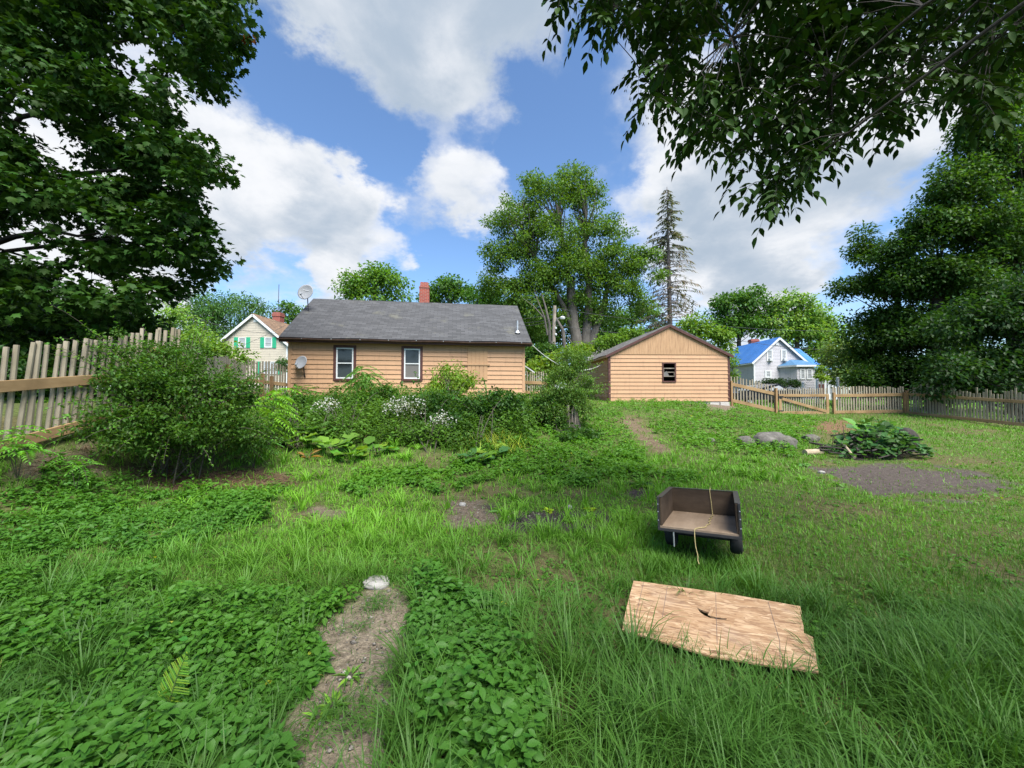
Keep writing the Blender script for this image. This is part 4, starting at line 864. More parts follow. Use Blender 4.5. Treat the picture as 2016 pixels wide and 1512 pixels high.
def log(name, label, a, b, r, mat, cat='log'):
    a, b = np.array(a), np.array(b); n = 6
    pts = [a + (b - a) * i / n + np.array([random.uniform(-.1, .1) * r, random.uniform(-.1, .1) * r, 0]) for i in range(n + 1)]
    return tag(MB().tube(pts, [r * random.uniform(.9, 1.08) for _ in range(n + 1)], 12).build(name, M[mat], None, .003), label, cat)
a, b = gp(1585, 897), gp(1615, 894); log('log', 'short pale log lying in the grass below the boulder', a + (0, 0, .07), b + (0, 0, .06), .085, 'log_pale')
a, b = gp(1659, 893), gp(1682, 907); log('log', 'bleached stick of wood at the left end of the brush pile', a + (0, 0, .28), b + (0, 0, .06), .03, 'log_pale')

def brush_pile():
    c = gp(1745, 905); c = c + np.array([0, .55, 0]); c[2] = h1(c[0], c[1])
    t = thing('brush_pile', 'heap of dead branches overgrown with big dark leaves on the lawn', 'brush pile', None, c); st = MB()
    for i in range(85):
        a = rng.uniform(0, 6.28); r0 = rng.uniform(0, 1.25); x0, y0 = r0 * math.cos(a), .6 * r0 * math.sin(a); hz = .5 * max(0, 1 - (x0 / 1.35) ** 2); z0 = rng.uniform(.02, max(.05, hz)); b_ = rng.uniform(-.7, .7) + (0 if rng.random() < .6 else 1.5); l = rng.uniform(.3, .75)
        p = np.array([x0, y0, z0]); d = np.array([math.cos(b_), math.sin(b_) * .6, rng.uniform(-.25, .3)]) * l
        st.tube([p - d / 2, p + (rng.uniform(-.03, .03), 0, rng.uniform(0, .05)), p + d / 2], [.022 * rng.uniform(.4, 1.3), .018, .008], 5)
    st.build('branches', M['bark_dark'], t)
    lb = LB(); n = 560
    x = rng.normal(.25, .50, n).clip(-1.0, 1.15); y = rng.uniform(-.65, .5, n); top = .92 * np.exp(-((x - .35) / .75) ** 2) * (1 - (y / .8) ** 2).clip(0); z = top * rng.uniform(.15, 1.05, n) + .04
    z += np.where((x < -.05) & (rng.random(n) < .25), rng.uniform(0, .35, n), 0)
    d = rdir(n); d[:, 2] = rng.uniform(-.45, .6, n); d[:, 1] -= .12
    nm = rdir(n) * .7 + np.array([0, -.35, 1.0]); L = rng.uniform(.07, .20, n); lb.add('burdock', np.stack([x, y, z], 1) - unit(d) * L[:, None] * .5, d, nm, L, L * .92, tint((.030, .066, .036), n, .3))
    lb.build('leaves', M['leaf'], t)
    sv = MB()
    for i in range(26):
        x0 = rng.normal(.25, .45); sv.tube([(x0, rng.uniform(-.3, .3), 0), (x0 + rng.uniform(-.1, .1), rng.uniform(-.4, .3), rng.uniform(.3, .7))], .007, 5)
    sv.build('stems', M['twig'], t)
    c2 = gp(1826, 893) + np.array([0, .5, 0]); c2[2] = h1(c2[0], c2[1])
    o = stone('stump', 'dark rounded stump at the right end of the brush pile', 'tree stump', c2, (.20, .22, .30), 'bark_dark', 14, .0, 4, .15); o.location.z = c2[2] + .28
brush_pile()

# ------------------------------------------------------------------ pole, wires, car and other things beyond the fence
def pole():
    Y = 33; p = at(1090, 692, Y); zt = at(1090, 602, Y)[2]; zb = h1(p[0], Y); t = thing('utility_pole', 'grey wooden utility pole with a street lamp between house and garage', 'utility pole', None, (p[0], Y, zb)); H = zt - zb
    MB().tube([(-.1, 0, -.3), (-.02, 0, H * .5), (.1, 0, H)], [.20, .17, .14], 12).build('pole', M['pole_wood'], t)
    z = at(1090, 627, Y)[2] - zb
    la = MB().tube([(.05, -.1, z - .55), (.25, -.3, z - .1), (.6, -.5, z)], .035, 8).build('lamp_arm', M['galv'], t); MB().lathe([(.02, .10), (.14, .06), (.24, -.02), (.2, -.16), (.05, -.22)], 14, (.70, -.55, z)).build('street_lamp', M['white'], la)
    for k, zz in enumerate((z - .95, z - 1.5)): MB().lathe([(.02, 0), (.08, .02), (.09, .14), (.03, .2)], 10, (.18, -.16, zz)).build('insulator', M['white'], t)
pole()
def wire(label, pts, r, mat='wire', cat='power line', name='power_line', sag=.0):
    P = []
    for (a, b) in zip(pts[:-1], pts[1:]):
        a, b = np.array(a), np.array(b); P += [a + (b - a) * s + np.array([0, 0, -4 * sag * s * (1 - s)]) for s in np.linspace(0, 1, 18)[:-1]]
    P.append(np.array(pts[-1])); return tag(MB().tube(P, r, 5).build(name, M[mat]), label, cat)
ev = house_local(HL + .25, -.2, EAVE - .05)
wire('slack white cable sagging from the house eave to the garage roof', [ev, at(1226, 679, 23.0)], .017, 'cable', 'cable', 'cable', 1.35)
for k, (y0, y1, y2, w) in enumerate(((624, 618, 612, 'topmost of the wires running left from the utility pole'), (632, 627, 617, 'middle of the wires running left from the utility pole'), (640, 632, 640, 'lowest of the wires running left from the utility pole'))):
    wire(w, [at(1090, y1, 33), at(960, y0 + 2, 34), at(560, y2 + 45, 37)], .016, sag=.25)
wire('overhead wire crossing before the dark green trees on the right', [at(1090, 606, 33), at(1420, 642, 44), at(1720, 650, 52)], .02, sag=.3)
wire('lower overhead wire passing just above the blue roof', [at(1090, 640, 33), at(1440, 668, 42), at(1680, 690, 44)], .02, sag=.3)
wire('upper thin wire sagging over the left trees to the cream house', [at(250, 560, 30), at(430, 640, 33), at(571, 655, 37)], .016, sag=.3)
wire('lower thin wire crossing the gable of the cream house', [at(240, 640, 30), at(420, 700, 33), at(562, 640, 36.5)], .016, sag=.2)
def car():
    Y = 27; p = at(1500, 800, Y); zb = h1(p[0], Y); zr = max(zb, at(1500, 815, Y)[2]); t = thing('parked_car', 'dark car parked behind the sloping picket fence', 'car', None, (p[0], Y, zr - .02))
    prof = [(-2.15, .35), (-2.2, .6), (-2.12, .82), (-1.35, .95), (-.75, 1.38), (.75, 1.42), (1.45, 1.0), (2.05, .92), (2.2, .7), (2.18, .35)]
    n = len(prof); mb = MB()
    rows = [(-.86, .98), (-.80, 1.0), (.80, 1.0), (.86, .98)]
    V = [(x * s, y if z < 1.0 else y * .80, z) for y, s in rows for x, z in prof]
    mb.add(V, [(r * n + i, r * n + i + 1, (r + 1) * n + i + 1, (r + 1) * n + i) for r in range(3) for i in range(n - 1)] + [tuple(range(n)), tuple(3 * n + i for i in range(n))[::-1], (0, n, 2 * n, 3 * n), (n - 1, 4 * n - 1, 3 * n - 1, 2 * n - 1)][:2]).build('body', simple('dark_car_paint', (.012, .014, .02), .2, .1, 3, .6), t, .03)
    for s in (-1, 1):
        MB().add([(-1.15, s * .80, .98), (-.70, s * .70, 1.32), (-.05, s * .70, 1.35), (-.05, s * .80, .98)], [(0, 1, 2, 3)]).build('side_window', M['glass_pale'], t); MB().add([(.05, s * .80, .98), (.05, s * .70, 1.35), (.70, s * .70, 1.34), (1.25, s * .80, 1.0)], [(0, 1, 2, 3)]).build('side_window', M['glass_pale'], t)
        for x in (-1.35, 1.35):
            w = MB().lathe([(.18, -.09), (.30, -.10), (.33, -.05), (.33, .05), (.30, .10), (.18, .09)], 20, (x, s * .80, .33), (0, 1, 0)).build('wheel', M['rubber'], t, smooth=True); MB().lathe([(.02, .05 * s), (.17, .03 * s), (.19, .09 * s)], 16, (x, s * .80, .33), (0, 1, 0)).build('rim', M['galv'], w)
    MB().add([(-1.33, -.72, .99), (-1.33, .72, .99), (-.78, .62, 1.365), (-.78, -.62, 1.365)], [(0, 1, 2, 3)]).build('windscreen', M['glass_pale'], t)
car()
for px, y0, y1, lab in ((1581, 754, 802, 'white post leftmost of three beyond the gate'), (1609, 748, 800, 'thick white post in the middle beyond the gate'), (1652, 745, 790, 'leaning white post beside the glazed porch')):
    Y = 30; a, b = at(px, y1, Y), at(px + (-3 if px == 1652 else 0), y0, Y); a[2] = min(a[2], h1(a[0], Y)); tag(MB().beam(a, b, .13, .13, up=(0, 1, 0)).lathe([(.09, 0), (.1, .04), (.02, .1)], 8, b).build('white_post', M['white'], None, .01), lab, 'post', 'white posts beyond the gate')

# ------------------------------------------------------------------ trees and shrubs
def fill_clumps(lb, base, cl, rad, per, L, col, kind='rhomb', flat=.65, droop=.35, wr=.6, cv=.18):
    """leaves round each clump centre: dense near its skin, hanging outward"""
    n = len(cl); C = np.repeat(cl, per, 0); N = len(C); d = rdir(N); u = rng.random((N, 1)) ** .45
    rr = np.repeat(np.broadcast_to(rad, (n,)), per)[:, None]
    pos = C + d * u * rr * np.array([1, 1, flat]); fwd = d * .7 + rdir(N) * .7 + np.array([0, 0, -droop])
    nrm = rdir(N) * .6 + np.array([0, 0, 1.]); ll = L * rng.uniform(.65, 1.25, N)
    ct = np.repeat(tint((1, 1, 1), n, cv, .08).clip(.5, 1.7), per, 0)
    lb.add(kind, pos - base, fwd, nrm, ll, ll * wr, (tint(col, N, .14, .10) * ct).clip(.003, .5))
def blob_clumps(blobs, cr, dens=1.0, inner=.5):
    cl = []
    for (c, r) in blobs:
        area = 4 * math.pi * ((r[0] * r[2] + r[0] * r[1] + r[1] * r[2]) / 3); n = max(3, int(dens * area / (cr * cr * 2.2)))
        d = rdir(n); d[:, 2] = np.where(d[:, 2] < -.6, -d[:, 2] * .5, d[:, 2]); u = rng.uniform(inner, 1.0, (n, 1))
        cl.append(c + d * u * np.array(r))
    return np.concatenate(cl)
def pxblobs(lst, Y):
    out = []
    for b in lst:
        y = b[4] if len(b) > 4 else Y; rx, rz = b[2] * y / F, b[3] * y / F; out.append((at(b[0], b[1], y), np.array([rx, (rx + rz) * .45, rz])))
    return out
def limbs(mb, stems, cl, base, r0, every=3, maxn=60, maxlen=1e9):
    pts = np.concatenate(stems); k = 0
    for c in cl[::every]:
        lower = pts[pts[:, 2] < c[2] - .15 * abs(c[2] - pts[:, 2].min())]
        if len(lower) == 0: continue
        p = lower[np.argmin(((lower - c) ** 2).sum(1))]; L = np.linalg.norm(c - p)
        if L > maxlen: continue
        m = (p + c) / 2 + np.array([0, 0, -.08 * L]) + rng.normal(size=3) * .05 * L
        mb.tube([p - base, m - base, c - base], [r0, r0 * .55, r0 * .15], 5, False); k += 1
        if k >= maxn: break
def tree(name, label, Y, blobs, stems, col, L, cr, per, group=None, cat='tree', barkm='bark', dens=1.0, kind='rhomb', limb_r=.06, inner=.5, flat=.65, droop=.35, wr=.6, every=3, maxlimb=60, extra=None):
    """blobs: masses of the crown (px, py, half width, half height[, distance]); stems: trunks as lists of (px, py, radius[, distance])"""
    bl = pxblobs(blobs, Y); cl = blob_clumps(bl, cr, dens, inner)
    S = []; Rr = []
    for st in stems:
        q = np.array([at(s[0], s[1], s[3] if len(s) > 3 else Y) for s in st]); S.append(q); Rr.append([s[2] for s in st])
    b = S[0][0].copy(); b[2] = h1(b[0], b[1])
    t = thing(name, label, cat, group, b); mb = MB(); fine = []
    for q, r in zip(S, Rr):
        if q[0][2] > b[2] and len(st) and (q is S[0]): q = np.vstack([[q[0][0], q[0][1], b[2] - .2], q]); r = [r[0] * 1.25] + list(r)
        s = np.linspace(0, len(q) - 1, 4 * len(q)); i = np.clip(s.astype(int), 0, len(q) - 2); f = (s - i)[:, None]; P = q[i] * (1 - f) + q[i + 1] * f
        P[1:-1] += rng.normal(size=(len(P) - 2, 3)) * np.array(r).mean() * .12; rad = np.interp(s, np.arange(len(q)), r); mb.tube(P - b, rad, 9); fine.append(P)
    limbs(mb, fine, cl, b, limb_r, every, maxlimb); mb.build('trunk', M[barkm], t, smooth=True)
    lb = LB(); fill_clumps(lb, b, cl, cr, per, L, col, kind, flat, droop, wr)
    if extra: extra(lb, b)
    lb.build('crown', M['leaf'], t); return t

G_DARK, G_MID, G_LIGHT, G_YEL = (.040, .088, .030), (.060, .118, .036), (.105, .175, .050), (.135, .20, .045)
# the tall multi-stemmed maple behind house and garage
tree('maple_tree', 'tallest tree, a many stemmed maple behind the gap between house and garage', 38,
     [(1095,395,72,55),(1020,440,55,55),(1155,395,38,50),(1130,350,36,26),(1050,365,30,28),(1180,470,62,52),(1080,480,85,55),(1010,510,58,45),(1110,550,95,48),(1215,520,55,48),(1010,575,60,36),(1225,585,48,40),(1060,610,85,40),(965,565,34,28),(1275,510,34,26),(1295,545,22,16),(985,440,30,26),(960,500,26,26),(1120,520,70,40),(1060,560,60,36),(1160,530,40,30),(1225,540,40,36),(1150,600,40,22),(1195,560,50,30),(1040,650,60,30),(1190,620,40,30),(1265,600,28,22)],
     [[(1136,690,.62),(1130,630,.50),(1122,560,.40),(1108,480,.28),(1095,400,.14)], [(1152,688,.5),(1158,620,.42),(1160,560,.34),(1150,480,.25),(1155,400,.12)], [(1160,690,.45),(1178,630,.32),(1197,570,.22),(1215,520,.12)], [(1134,660,.35),(1108,600,.25),(1075,545,.18),(1040,480,.1)]],
     (.080, .140, .042), .25, .80, 62, barkm='bark_pale', dens=.95, limb_r=.13)
def dead_spruce():
    Y = 42; p0, p1 = at(1321, 655, Y), at(1313, 368, Y); b = p0.copy(); b[2] = h1(b[0], Y); t = thing('spruce_tree', 'thin half dead brown spruce standing tall behind the garage', 'tree', None, b); mb = MB(); lb = LB(); H = p1[2] - b[2]
    mb.tube([(0, 0, 0), (p1[0] - b[0]) * np.array([.5, 0, 0]) + (0, 0, H * .5), (p1[0] - b[0], 0, H)], [.34, .22, .03], 9)
    z0 = (at(1320, 640, Y)[2] - b[2]) / H - .12
    for s in np.linspace(max(.1, z0), .985, 56):
        R_ = (1 - s) ** .72 * 5.4 + .3; n = int(4.4 + 2 * rng.random())
        for k in range(n):
            a = rng.uniform(0, 6.28); l = R_ * rng.uniform(.55, 1.1); o = np.array([(p1[0] - b[0]) * s, 0, H * s]); d = np.array([math.cos(a), math.sin(a), 0])
            P = [o + d * l * u + np.array([0, 0, l * (.10 * u - .32 * u * u)]) for u in np.linspace(0, 1, 5)]
            mb.tube(P, [.035, .026, .02, .014, .006], 4, False)
            m = int(l * (13 if s > .66 else 8)); u = rng.uniform(.15, 1, m); pos = o + d * (l * u)[:, None]; pos[:, 2] += l * (.10 * u - .32 * u * u)
            side = np.array([-d[1], d[0], 0]); f = d * .5 + side * rng.choice([-1, 1], (m, 1)) * rng.uniform(.4, 1, (m, 1)) + np.array([0, 0, -.45])
            live = rng.random(m) < (.75 if s > .7 else .25)
            c = np.where(live[:, None], tint((.085, .105, .065), m), tint((.19, .16, .155), m)); ll = rng.uniform(.22, .6, m) * (1 if s < .8 else .75)
            lb.add('needle', pos, f, rdir(m) * .5 + np.array([0, 0, 1.]), ll, np.where(live, .13, .06) * rng.uniform(.7, 1.2, m), c)
    mb.build('trunk', M['spruce'], t); lb.build('crown', M['leaf'], t, False)
dead_spruce()
def bare_trunks(label, Y, paths):
    q0 = at(*paths[0][0][:2], Y); b = np.array([q0[0], Y, h1(q0[0], Y)]); t = thing('dead_tree', label, 'tree', 'bare trunks near the utility pole', b); mb = MB()
    for p in paths:
        P = np.array([at(x, y, Y) for x, y, r in p]) - b; P[0][2] = min(P[0][2], 0) if p is paths[0] else P[0][2]; mb.tube(P, [r for _, _, r in p], 7)
    mb.build('trunk', M['bark_pale'], t)
bare_trunks('bare forked grey trunk just left of the utility pole', 34, [[(1084,680,.16),(1082,640,.12),(1074,605,.09),(1066,578,.04)], [(1078,660,.10),(1072,625,.07),(1058,590,.04),(1052,570,.02)], [(1070,625,.06),(1050,602,.04),(1030,588,.02)], [(1086,680,.09),(1080,655,.07),(1071,640,.03)]])
bare_trunks('bare leaning grey trunk right of the utility pole', 35, [[(1121,678,.20),(1108,650,.16),(1098,632,.11),(1090,618,.05)], [(1130,682,.08),(1118,664,.05)]])
BG = 'trees beyond the yard'
def bgtree(label, Y, blobs, stem, col, L=.29, cr=1.15, per=120, **k):
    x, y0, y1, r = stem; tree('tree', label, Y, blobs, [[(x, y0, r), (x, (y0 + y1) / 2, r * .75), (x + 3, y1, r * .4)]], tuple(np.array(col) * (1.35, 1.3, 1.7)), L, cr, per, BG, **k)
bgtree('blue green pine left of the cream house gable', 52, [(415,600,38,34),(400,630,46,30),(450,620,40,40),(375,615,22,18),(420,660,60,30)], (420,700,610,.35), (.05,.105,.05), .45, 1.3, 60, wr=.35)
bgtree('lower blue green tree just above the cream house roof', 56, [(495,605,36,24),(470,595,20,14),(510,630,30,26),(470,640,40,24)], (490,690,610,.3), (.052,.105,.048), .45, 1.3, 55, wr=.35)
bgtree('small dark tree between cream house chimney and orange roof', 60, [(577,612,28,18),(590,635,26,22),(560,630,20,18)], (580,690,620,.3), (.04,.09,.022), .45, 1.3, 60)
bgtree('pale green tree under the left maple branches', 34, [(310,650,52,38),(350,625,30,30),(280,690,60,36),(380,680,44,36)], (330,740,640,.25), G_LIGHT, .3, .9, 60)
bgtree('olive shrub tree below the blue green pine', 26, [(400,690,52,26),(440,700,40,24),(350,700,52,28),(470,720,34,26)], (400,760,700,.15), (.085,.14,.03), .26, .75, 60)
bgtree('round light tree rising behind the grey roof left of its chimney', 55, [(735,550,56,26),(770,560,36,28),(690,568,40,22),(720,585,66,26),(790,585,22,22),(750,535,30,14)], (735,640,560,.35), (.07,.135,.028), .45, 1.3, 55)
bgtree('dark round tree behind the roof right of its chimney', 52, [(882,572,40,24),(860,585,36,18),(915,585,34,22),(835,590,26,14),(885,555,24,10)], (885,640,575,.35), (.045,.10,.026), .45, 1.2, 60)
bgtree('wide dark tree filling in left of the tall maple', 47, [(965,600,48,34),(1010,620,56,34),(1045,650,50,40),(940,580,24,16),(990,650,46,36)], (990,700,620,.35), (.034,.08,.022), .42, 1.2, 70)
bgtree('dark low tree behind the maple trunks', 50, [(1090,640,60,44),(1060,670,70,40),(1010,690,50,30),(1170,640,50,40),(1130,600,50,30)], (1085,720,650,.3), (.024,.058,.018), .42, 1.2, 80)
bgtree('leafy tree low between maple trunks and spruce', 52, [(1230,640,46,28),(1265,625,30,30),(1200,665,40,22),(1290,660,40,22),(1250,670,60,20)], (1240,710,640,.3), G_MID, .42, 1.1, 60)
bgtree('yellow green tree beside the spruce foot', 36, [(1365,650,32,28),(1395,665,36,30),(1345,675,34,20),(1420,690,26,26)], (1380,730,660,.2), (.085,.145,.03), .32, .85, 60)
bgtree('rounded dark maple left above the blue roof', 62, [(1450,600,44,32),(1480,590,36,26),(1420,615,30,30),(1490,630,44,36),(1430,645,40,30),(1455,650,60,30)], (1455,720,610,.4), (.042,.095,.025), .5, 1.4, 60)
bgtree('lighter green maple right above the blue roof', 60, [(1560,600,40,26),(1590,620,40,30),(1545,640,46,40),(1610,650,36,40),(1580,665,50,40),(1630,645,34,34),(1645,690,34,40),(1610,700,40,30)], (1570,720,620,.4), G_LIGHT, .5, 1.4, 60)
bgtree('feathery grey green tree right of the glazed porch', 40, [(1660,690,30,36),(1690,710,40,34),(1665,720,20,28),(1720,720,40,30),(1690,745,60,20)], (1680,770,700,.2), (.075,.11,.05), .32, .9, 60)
for nm, lb_, Y, bl, st in (('bush', 'yellow green bush between the orange house and the garage', 23.5, [(1060,735,30,30),(1092,712,28,20),(1120,700,26,16),(1050,755,24,20),(1140,690,20,14),(1100,740,34,26)], (1080,790,720,.06)),
                       ('bush', 'dark bush hugging the right end of the orange house', 27, [(1050,700,30,22),(1075,690,30,20),(1048,722,22,20)], (1055,780,700,.06)),
                       ('bush', 'light green saplings rising behind the garage left roof', 30, [(1180,680,26,16),(1210,672,30,16),(1240,660,26,18),(1160,690,22,12)], (1200,720,680,.06)),
                       ('bush', 'small leafy bush at the garage right corner by the blue house', 26, [(1440,718,10,14),(1446,740,10,14)], (1442,780,730,.03))):
    x, y0, y1, r = st; tree(nm, lb_, Y, bl, [[(x, y0, r), (x + 1, y1, r * .5)]], {'yel': G_YEL}.get('yel') if 'yellow' in lb_ else (G_DARK if 'dark' in lb_ else G_LIGHT), .17, .42, 60, None, 'bush', limb_r=.02, dens=1.0)
tree('hedge', 'clipped dark evergreen hedge before the blue roofed house', 36, [(1510,755,22,9),(1535,755,22,9),(1560,758,18,8)], [[(1530,775,.05),(1532,758,.03)]], (.02,.045,.014), .14, .4, 90, None, 'hedge', limb_r=.02)
tree('small_tree', 'young bright sapling in front of the glazed porch', 38, [(1618,727,7,7),(1614,741,8,8),(1624,746,6,6)], [[(1618,775,.05),(1618,730,.03)]], G_YEL, .2, .4, 60, None, 'tree', limb_r=.02)
tree('conifer_shrub', 'small blue green conifer against the cream house corner', 30, [(557,712,9,9),(555,725,12,10)], [[(556,740,.05),(557,706,.02)]], (.05,.10,.05), .2, .35, 60, None, 'shrub', limb_r=.02, wr=.3)
tree('sapling', 'bright yellow green sapling right of the glazed porch', 34, [(1683,740,9,14),(1686,755,10,10)], [[(1684,785,.04),(1684,735,.02)]], G_YEL, .18, .35, 60, None, 'sapling', limb_r=.02)
# the dark row beyond the right fence
RG = 'dark trees beyond the right fence'
def rtree(label, Y, blobs, stem, col=(.034, .08, .03), per=120, **k):
    x, y0, y1, r = stem; tree('leafy_tree', label, Y, blobs, [[(x, y0, r), (x, (y0 + y1) / 2, r * .8), (x + 10, y1, r * .4)]], tuple(np.array(col) * .85), .21, .85, per, RG, 'tree', 'bark_dark', dens=1.25, inner=.25, **k)
rtree('dark tree nearest the blue house, with loose pinkish edge leaves', 25, [(1705,500,34,34),(1740,560,60,60),(1690,570,34,30),(1725,640,60,56),(1712,700,42,46),(1770,660,60,60),(1660,565,20,14),(1700,470,16,20)], (1760,770,560,.3), (.05, .10, .03))
rtree('second dark tree from the left beyond the right fence', 23, [(1800,470,60,56),(1760,500,44,44),(1790,560,66,60),(1850,440,44,40),(1840,560,70,70),(1810,660,70,60),(1850,720,70,40)], (1840,780,520,.35), (.038,.085,.03))
rtree('towering dark tree at the right picture edge', 22, [(1920,400,60,80),(1890,340,44,50),(1850,385,36,40),(1925,250,44,56),(1880,440,60,60),(1960,240,60,60),(1950,300,50,70),(1985,200,50,60),(2010,130,50,50),(1960,160,34,36),(1960,480,80,80),(2040,320,80,130),(1900,540,70,70),(2040,500,90,120)], (2000,790,420,.4), (.05,.105,.034))
rtree('undergrowth tree filling the gap behind the back fence corner', 24, [(1705,755,34,36),(1760,760,60,40),(1830,770,60,34),(1750,720,60,40)], (1750,810,740,.12), (.034,.075,.026))
rtree('undergrowth tree deep behind the side fence', 25, [(1900,770,70,44),(1980,770,70,50),(2040,760,70,60),(1940,720,80,50),(1850,650,80,70),(1790,670,60,60),(1950,600,90,80),(1880,560,70,60)], (1950,830,740,.12), (.022,.05,.022))
rtree('lowest darkest tree hanging over the right fence', 18.5, [(1930,640,90,60),(1990,720,90,50),(1880,730,70,34),(2030,620,80,90),(1940,760,70,24),(1850,765,30,14)], (2020,830,640,.3), (.026,.062,.028))
tree('leafy_tree', 'dark tree under the maple branches far behind the left fence', 15, [(40,640,90,60),(150,630,90,60),(-80,640,90,80),(240,650,60,50),(100,700,100,50),(0,560,80,50)], [[(80,820,.2),(90,720,.15),(100,640,.1)]], (.022,.05,.016), .2, .6, 90, None, 'tree', 'bark_dark')
# the undergrowth behind the left fence and the big maple above it
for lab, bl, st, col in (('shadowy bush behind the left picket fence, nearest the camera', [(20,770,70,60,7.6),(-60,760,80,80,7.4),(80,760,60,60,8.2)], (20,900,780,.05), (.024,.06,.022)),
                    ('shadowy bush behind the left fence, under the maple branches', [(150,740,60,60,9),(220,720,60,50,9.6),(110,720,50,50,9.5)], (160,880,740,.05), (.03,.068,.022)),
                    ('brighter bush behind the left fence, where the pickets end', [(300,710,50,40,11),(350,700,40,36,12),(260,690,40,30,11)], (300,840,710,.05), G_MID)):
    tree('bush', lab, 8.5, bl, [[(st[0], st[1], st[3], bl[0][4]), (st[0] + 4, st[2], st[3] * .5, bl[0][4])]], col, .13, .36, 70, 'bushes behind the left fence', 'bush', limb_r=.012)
def left_maple():
    poly = [(-420,-260),(500,-260),(470,-40),(480,60),(455,130),(435,185),(335,185),(325,215),(420,262),(428,330),(375,370),(385,420),(432,500),(425,545),(345,565),(325,610),(300,640),(150,650),(60,640),(-420,640)]
    holes = [(285,140,28),(35,215,40),(110,285,40),(60,245,30),(15,480,34),(140,470,24),(150,525,26),(60,500,30),(260,255,22),(180,340,24),(200,560,20),(310,90,16),(250,480,14),(110,410,26),(70,340,24)]
    b = np.array([-14.2, 9.6, 0]); b[2] = h1(b[0], b[1]); t = thing('maple_tree', 'huge shadowed maple filling the upper left, its branches over the fence', 'tree', None, b)
    cl = []
    while len(cl) < 1050:
        q = np.array([[rng.uniform(-420, 500), rng.uniform(-260, 650)]])
        if not inpoly(q, poly)[0]: continue
        if any((q[0, 0] - hx) ** 2 + (q[0, 1] - hy) ** 2 < (hr * 1.15) ** 2 for hx, hy, hr in holes): continue
        cl.append(at(q[0, 0], q[0, 1], rng.uniform(7.4, 11.0)))
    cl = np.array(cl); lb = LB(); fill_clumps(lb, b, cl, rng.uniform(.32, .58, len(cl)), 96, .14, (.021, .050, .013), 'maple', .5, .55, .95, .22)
    # a few reddish leaves at the tip that sticks out to the right
    tip = np.array([at(485, 72, 9.0), at(495, 74, 9.0), at(478, 70, 9.0)]); fill_clumps(lb, b, tip, .07, 9, .13, (.20, .06, .03), 'maple', .6, .5, .9)
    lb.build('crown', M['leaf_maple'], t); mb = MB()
    tr = np.array([b + (0, 0, -.3), b + (.1, 0, 2.2), b + (.3, -.1, 4.5), b + (.2, 0, 8), b + (.4, .2, 12)]); mb.tube(tr - b, [.62, .45, .36, .24, .08], 14); S = [tr]
    for e, r in (((60, 510), .08), ((240, 470), .09), ((330, 330), .08), ((250, 180), .08), ((380, 60), .07), ((120, 60), .07), ((180, 600), .06), ((420, 500), .06)):
        E_ = at(e[0], e[1], rng.uniform(8.3, 9.6)); s = tr[1] + (tr[3] - tr[1]) * np.clip((E_[2] - 3.5) / 9, 0.05, .9); P = np.array([s * (1 - u) + E_ * u + np.array([0, 0, .5 * math.sin(u * 3.14)]) + rng.normal(size=3) * .06 for u in np.linspace(0, 1, 9)])
        mb.tube(P - b, np.linspace(r, .015, 9), 8); S.append(P)
    limbs(mb, S, cl, b, .014, 6, 160, 1.3); mb.build('trunk', M['bark_dark'], t, smooth=True)
left_maple()

# ------------------------------------------------------------------ the ash whose branches hang in from the upper right
def pinnate(lb, o, d, L, pairs, ll, lw, col, droop=.3, kind='leaflet', nrm=(0, 0, 1.), spread=.9, stalk=.25, taper=.35):
    d = unit(np.array(d, float)); sd = unit(np.cross(d, np.array(nrm, float))); P = []; Fw = []; S = []
    for k in range(pairs):
        u = stalk + (1 - stalk) * k / max(1, pairs - .5); q = o + d * L * u + np.array([0, 0, -droop * L * u * u]); sc_ = 1 - taper * abs(u - .45) / .55
        for s in (-1, 1): P.append(q); Fw.append(d * (1 - spread * .6) + sd * s * spread + np.array([0, 0, -droop * (.3 + u)])); S.append(sc_)
    P.append(o + d * L + np.array([0, 0, -droop * L])); Fw.append(d + np.array([0, 0, -droop * 1.6])); S.append(1 - taper * .5)
    n = len(P); S = np.array(S) * rng.uniform(.85, 1.1, n); lb.add(kind, np.array(P), np.array(Fw), np.array(nrm) + rdir(n) * .25, ll * S, lw * S, tint(col, n, .15, .1))
    return np.array([o, o + d * L * .5 + np.array([0, 0, -droop * L * .25]), o + d * L + np.array([0, 0, -droop * L])])
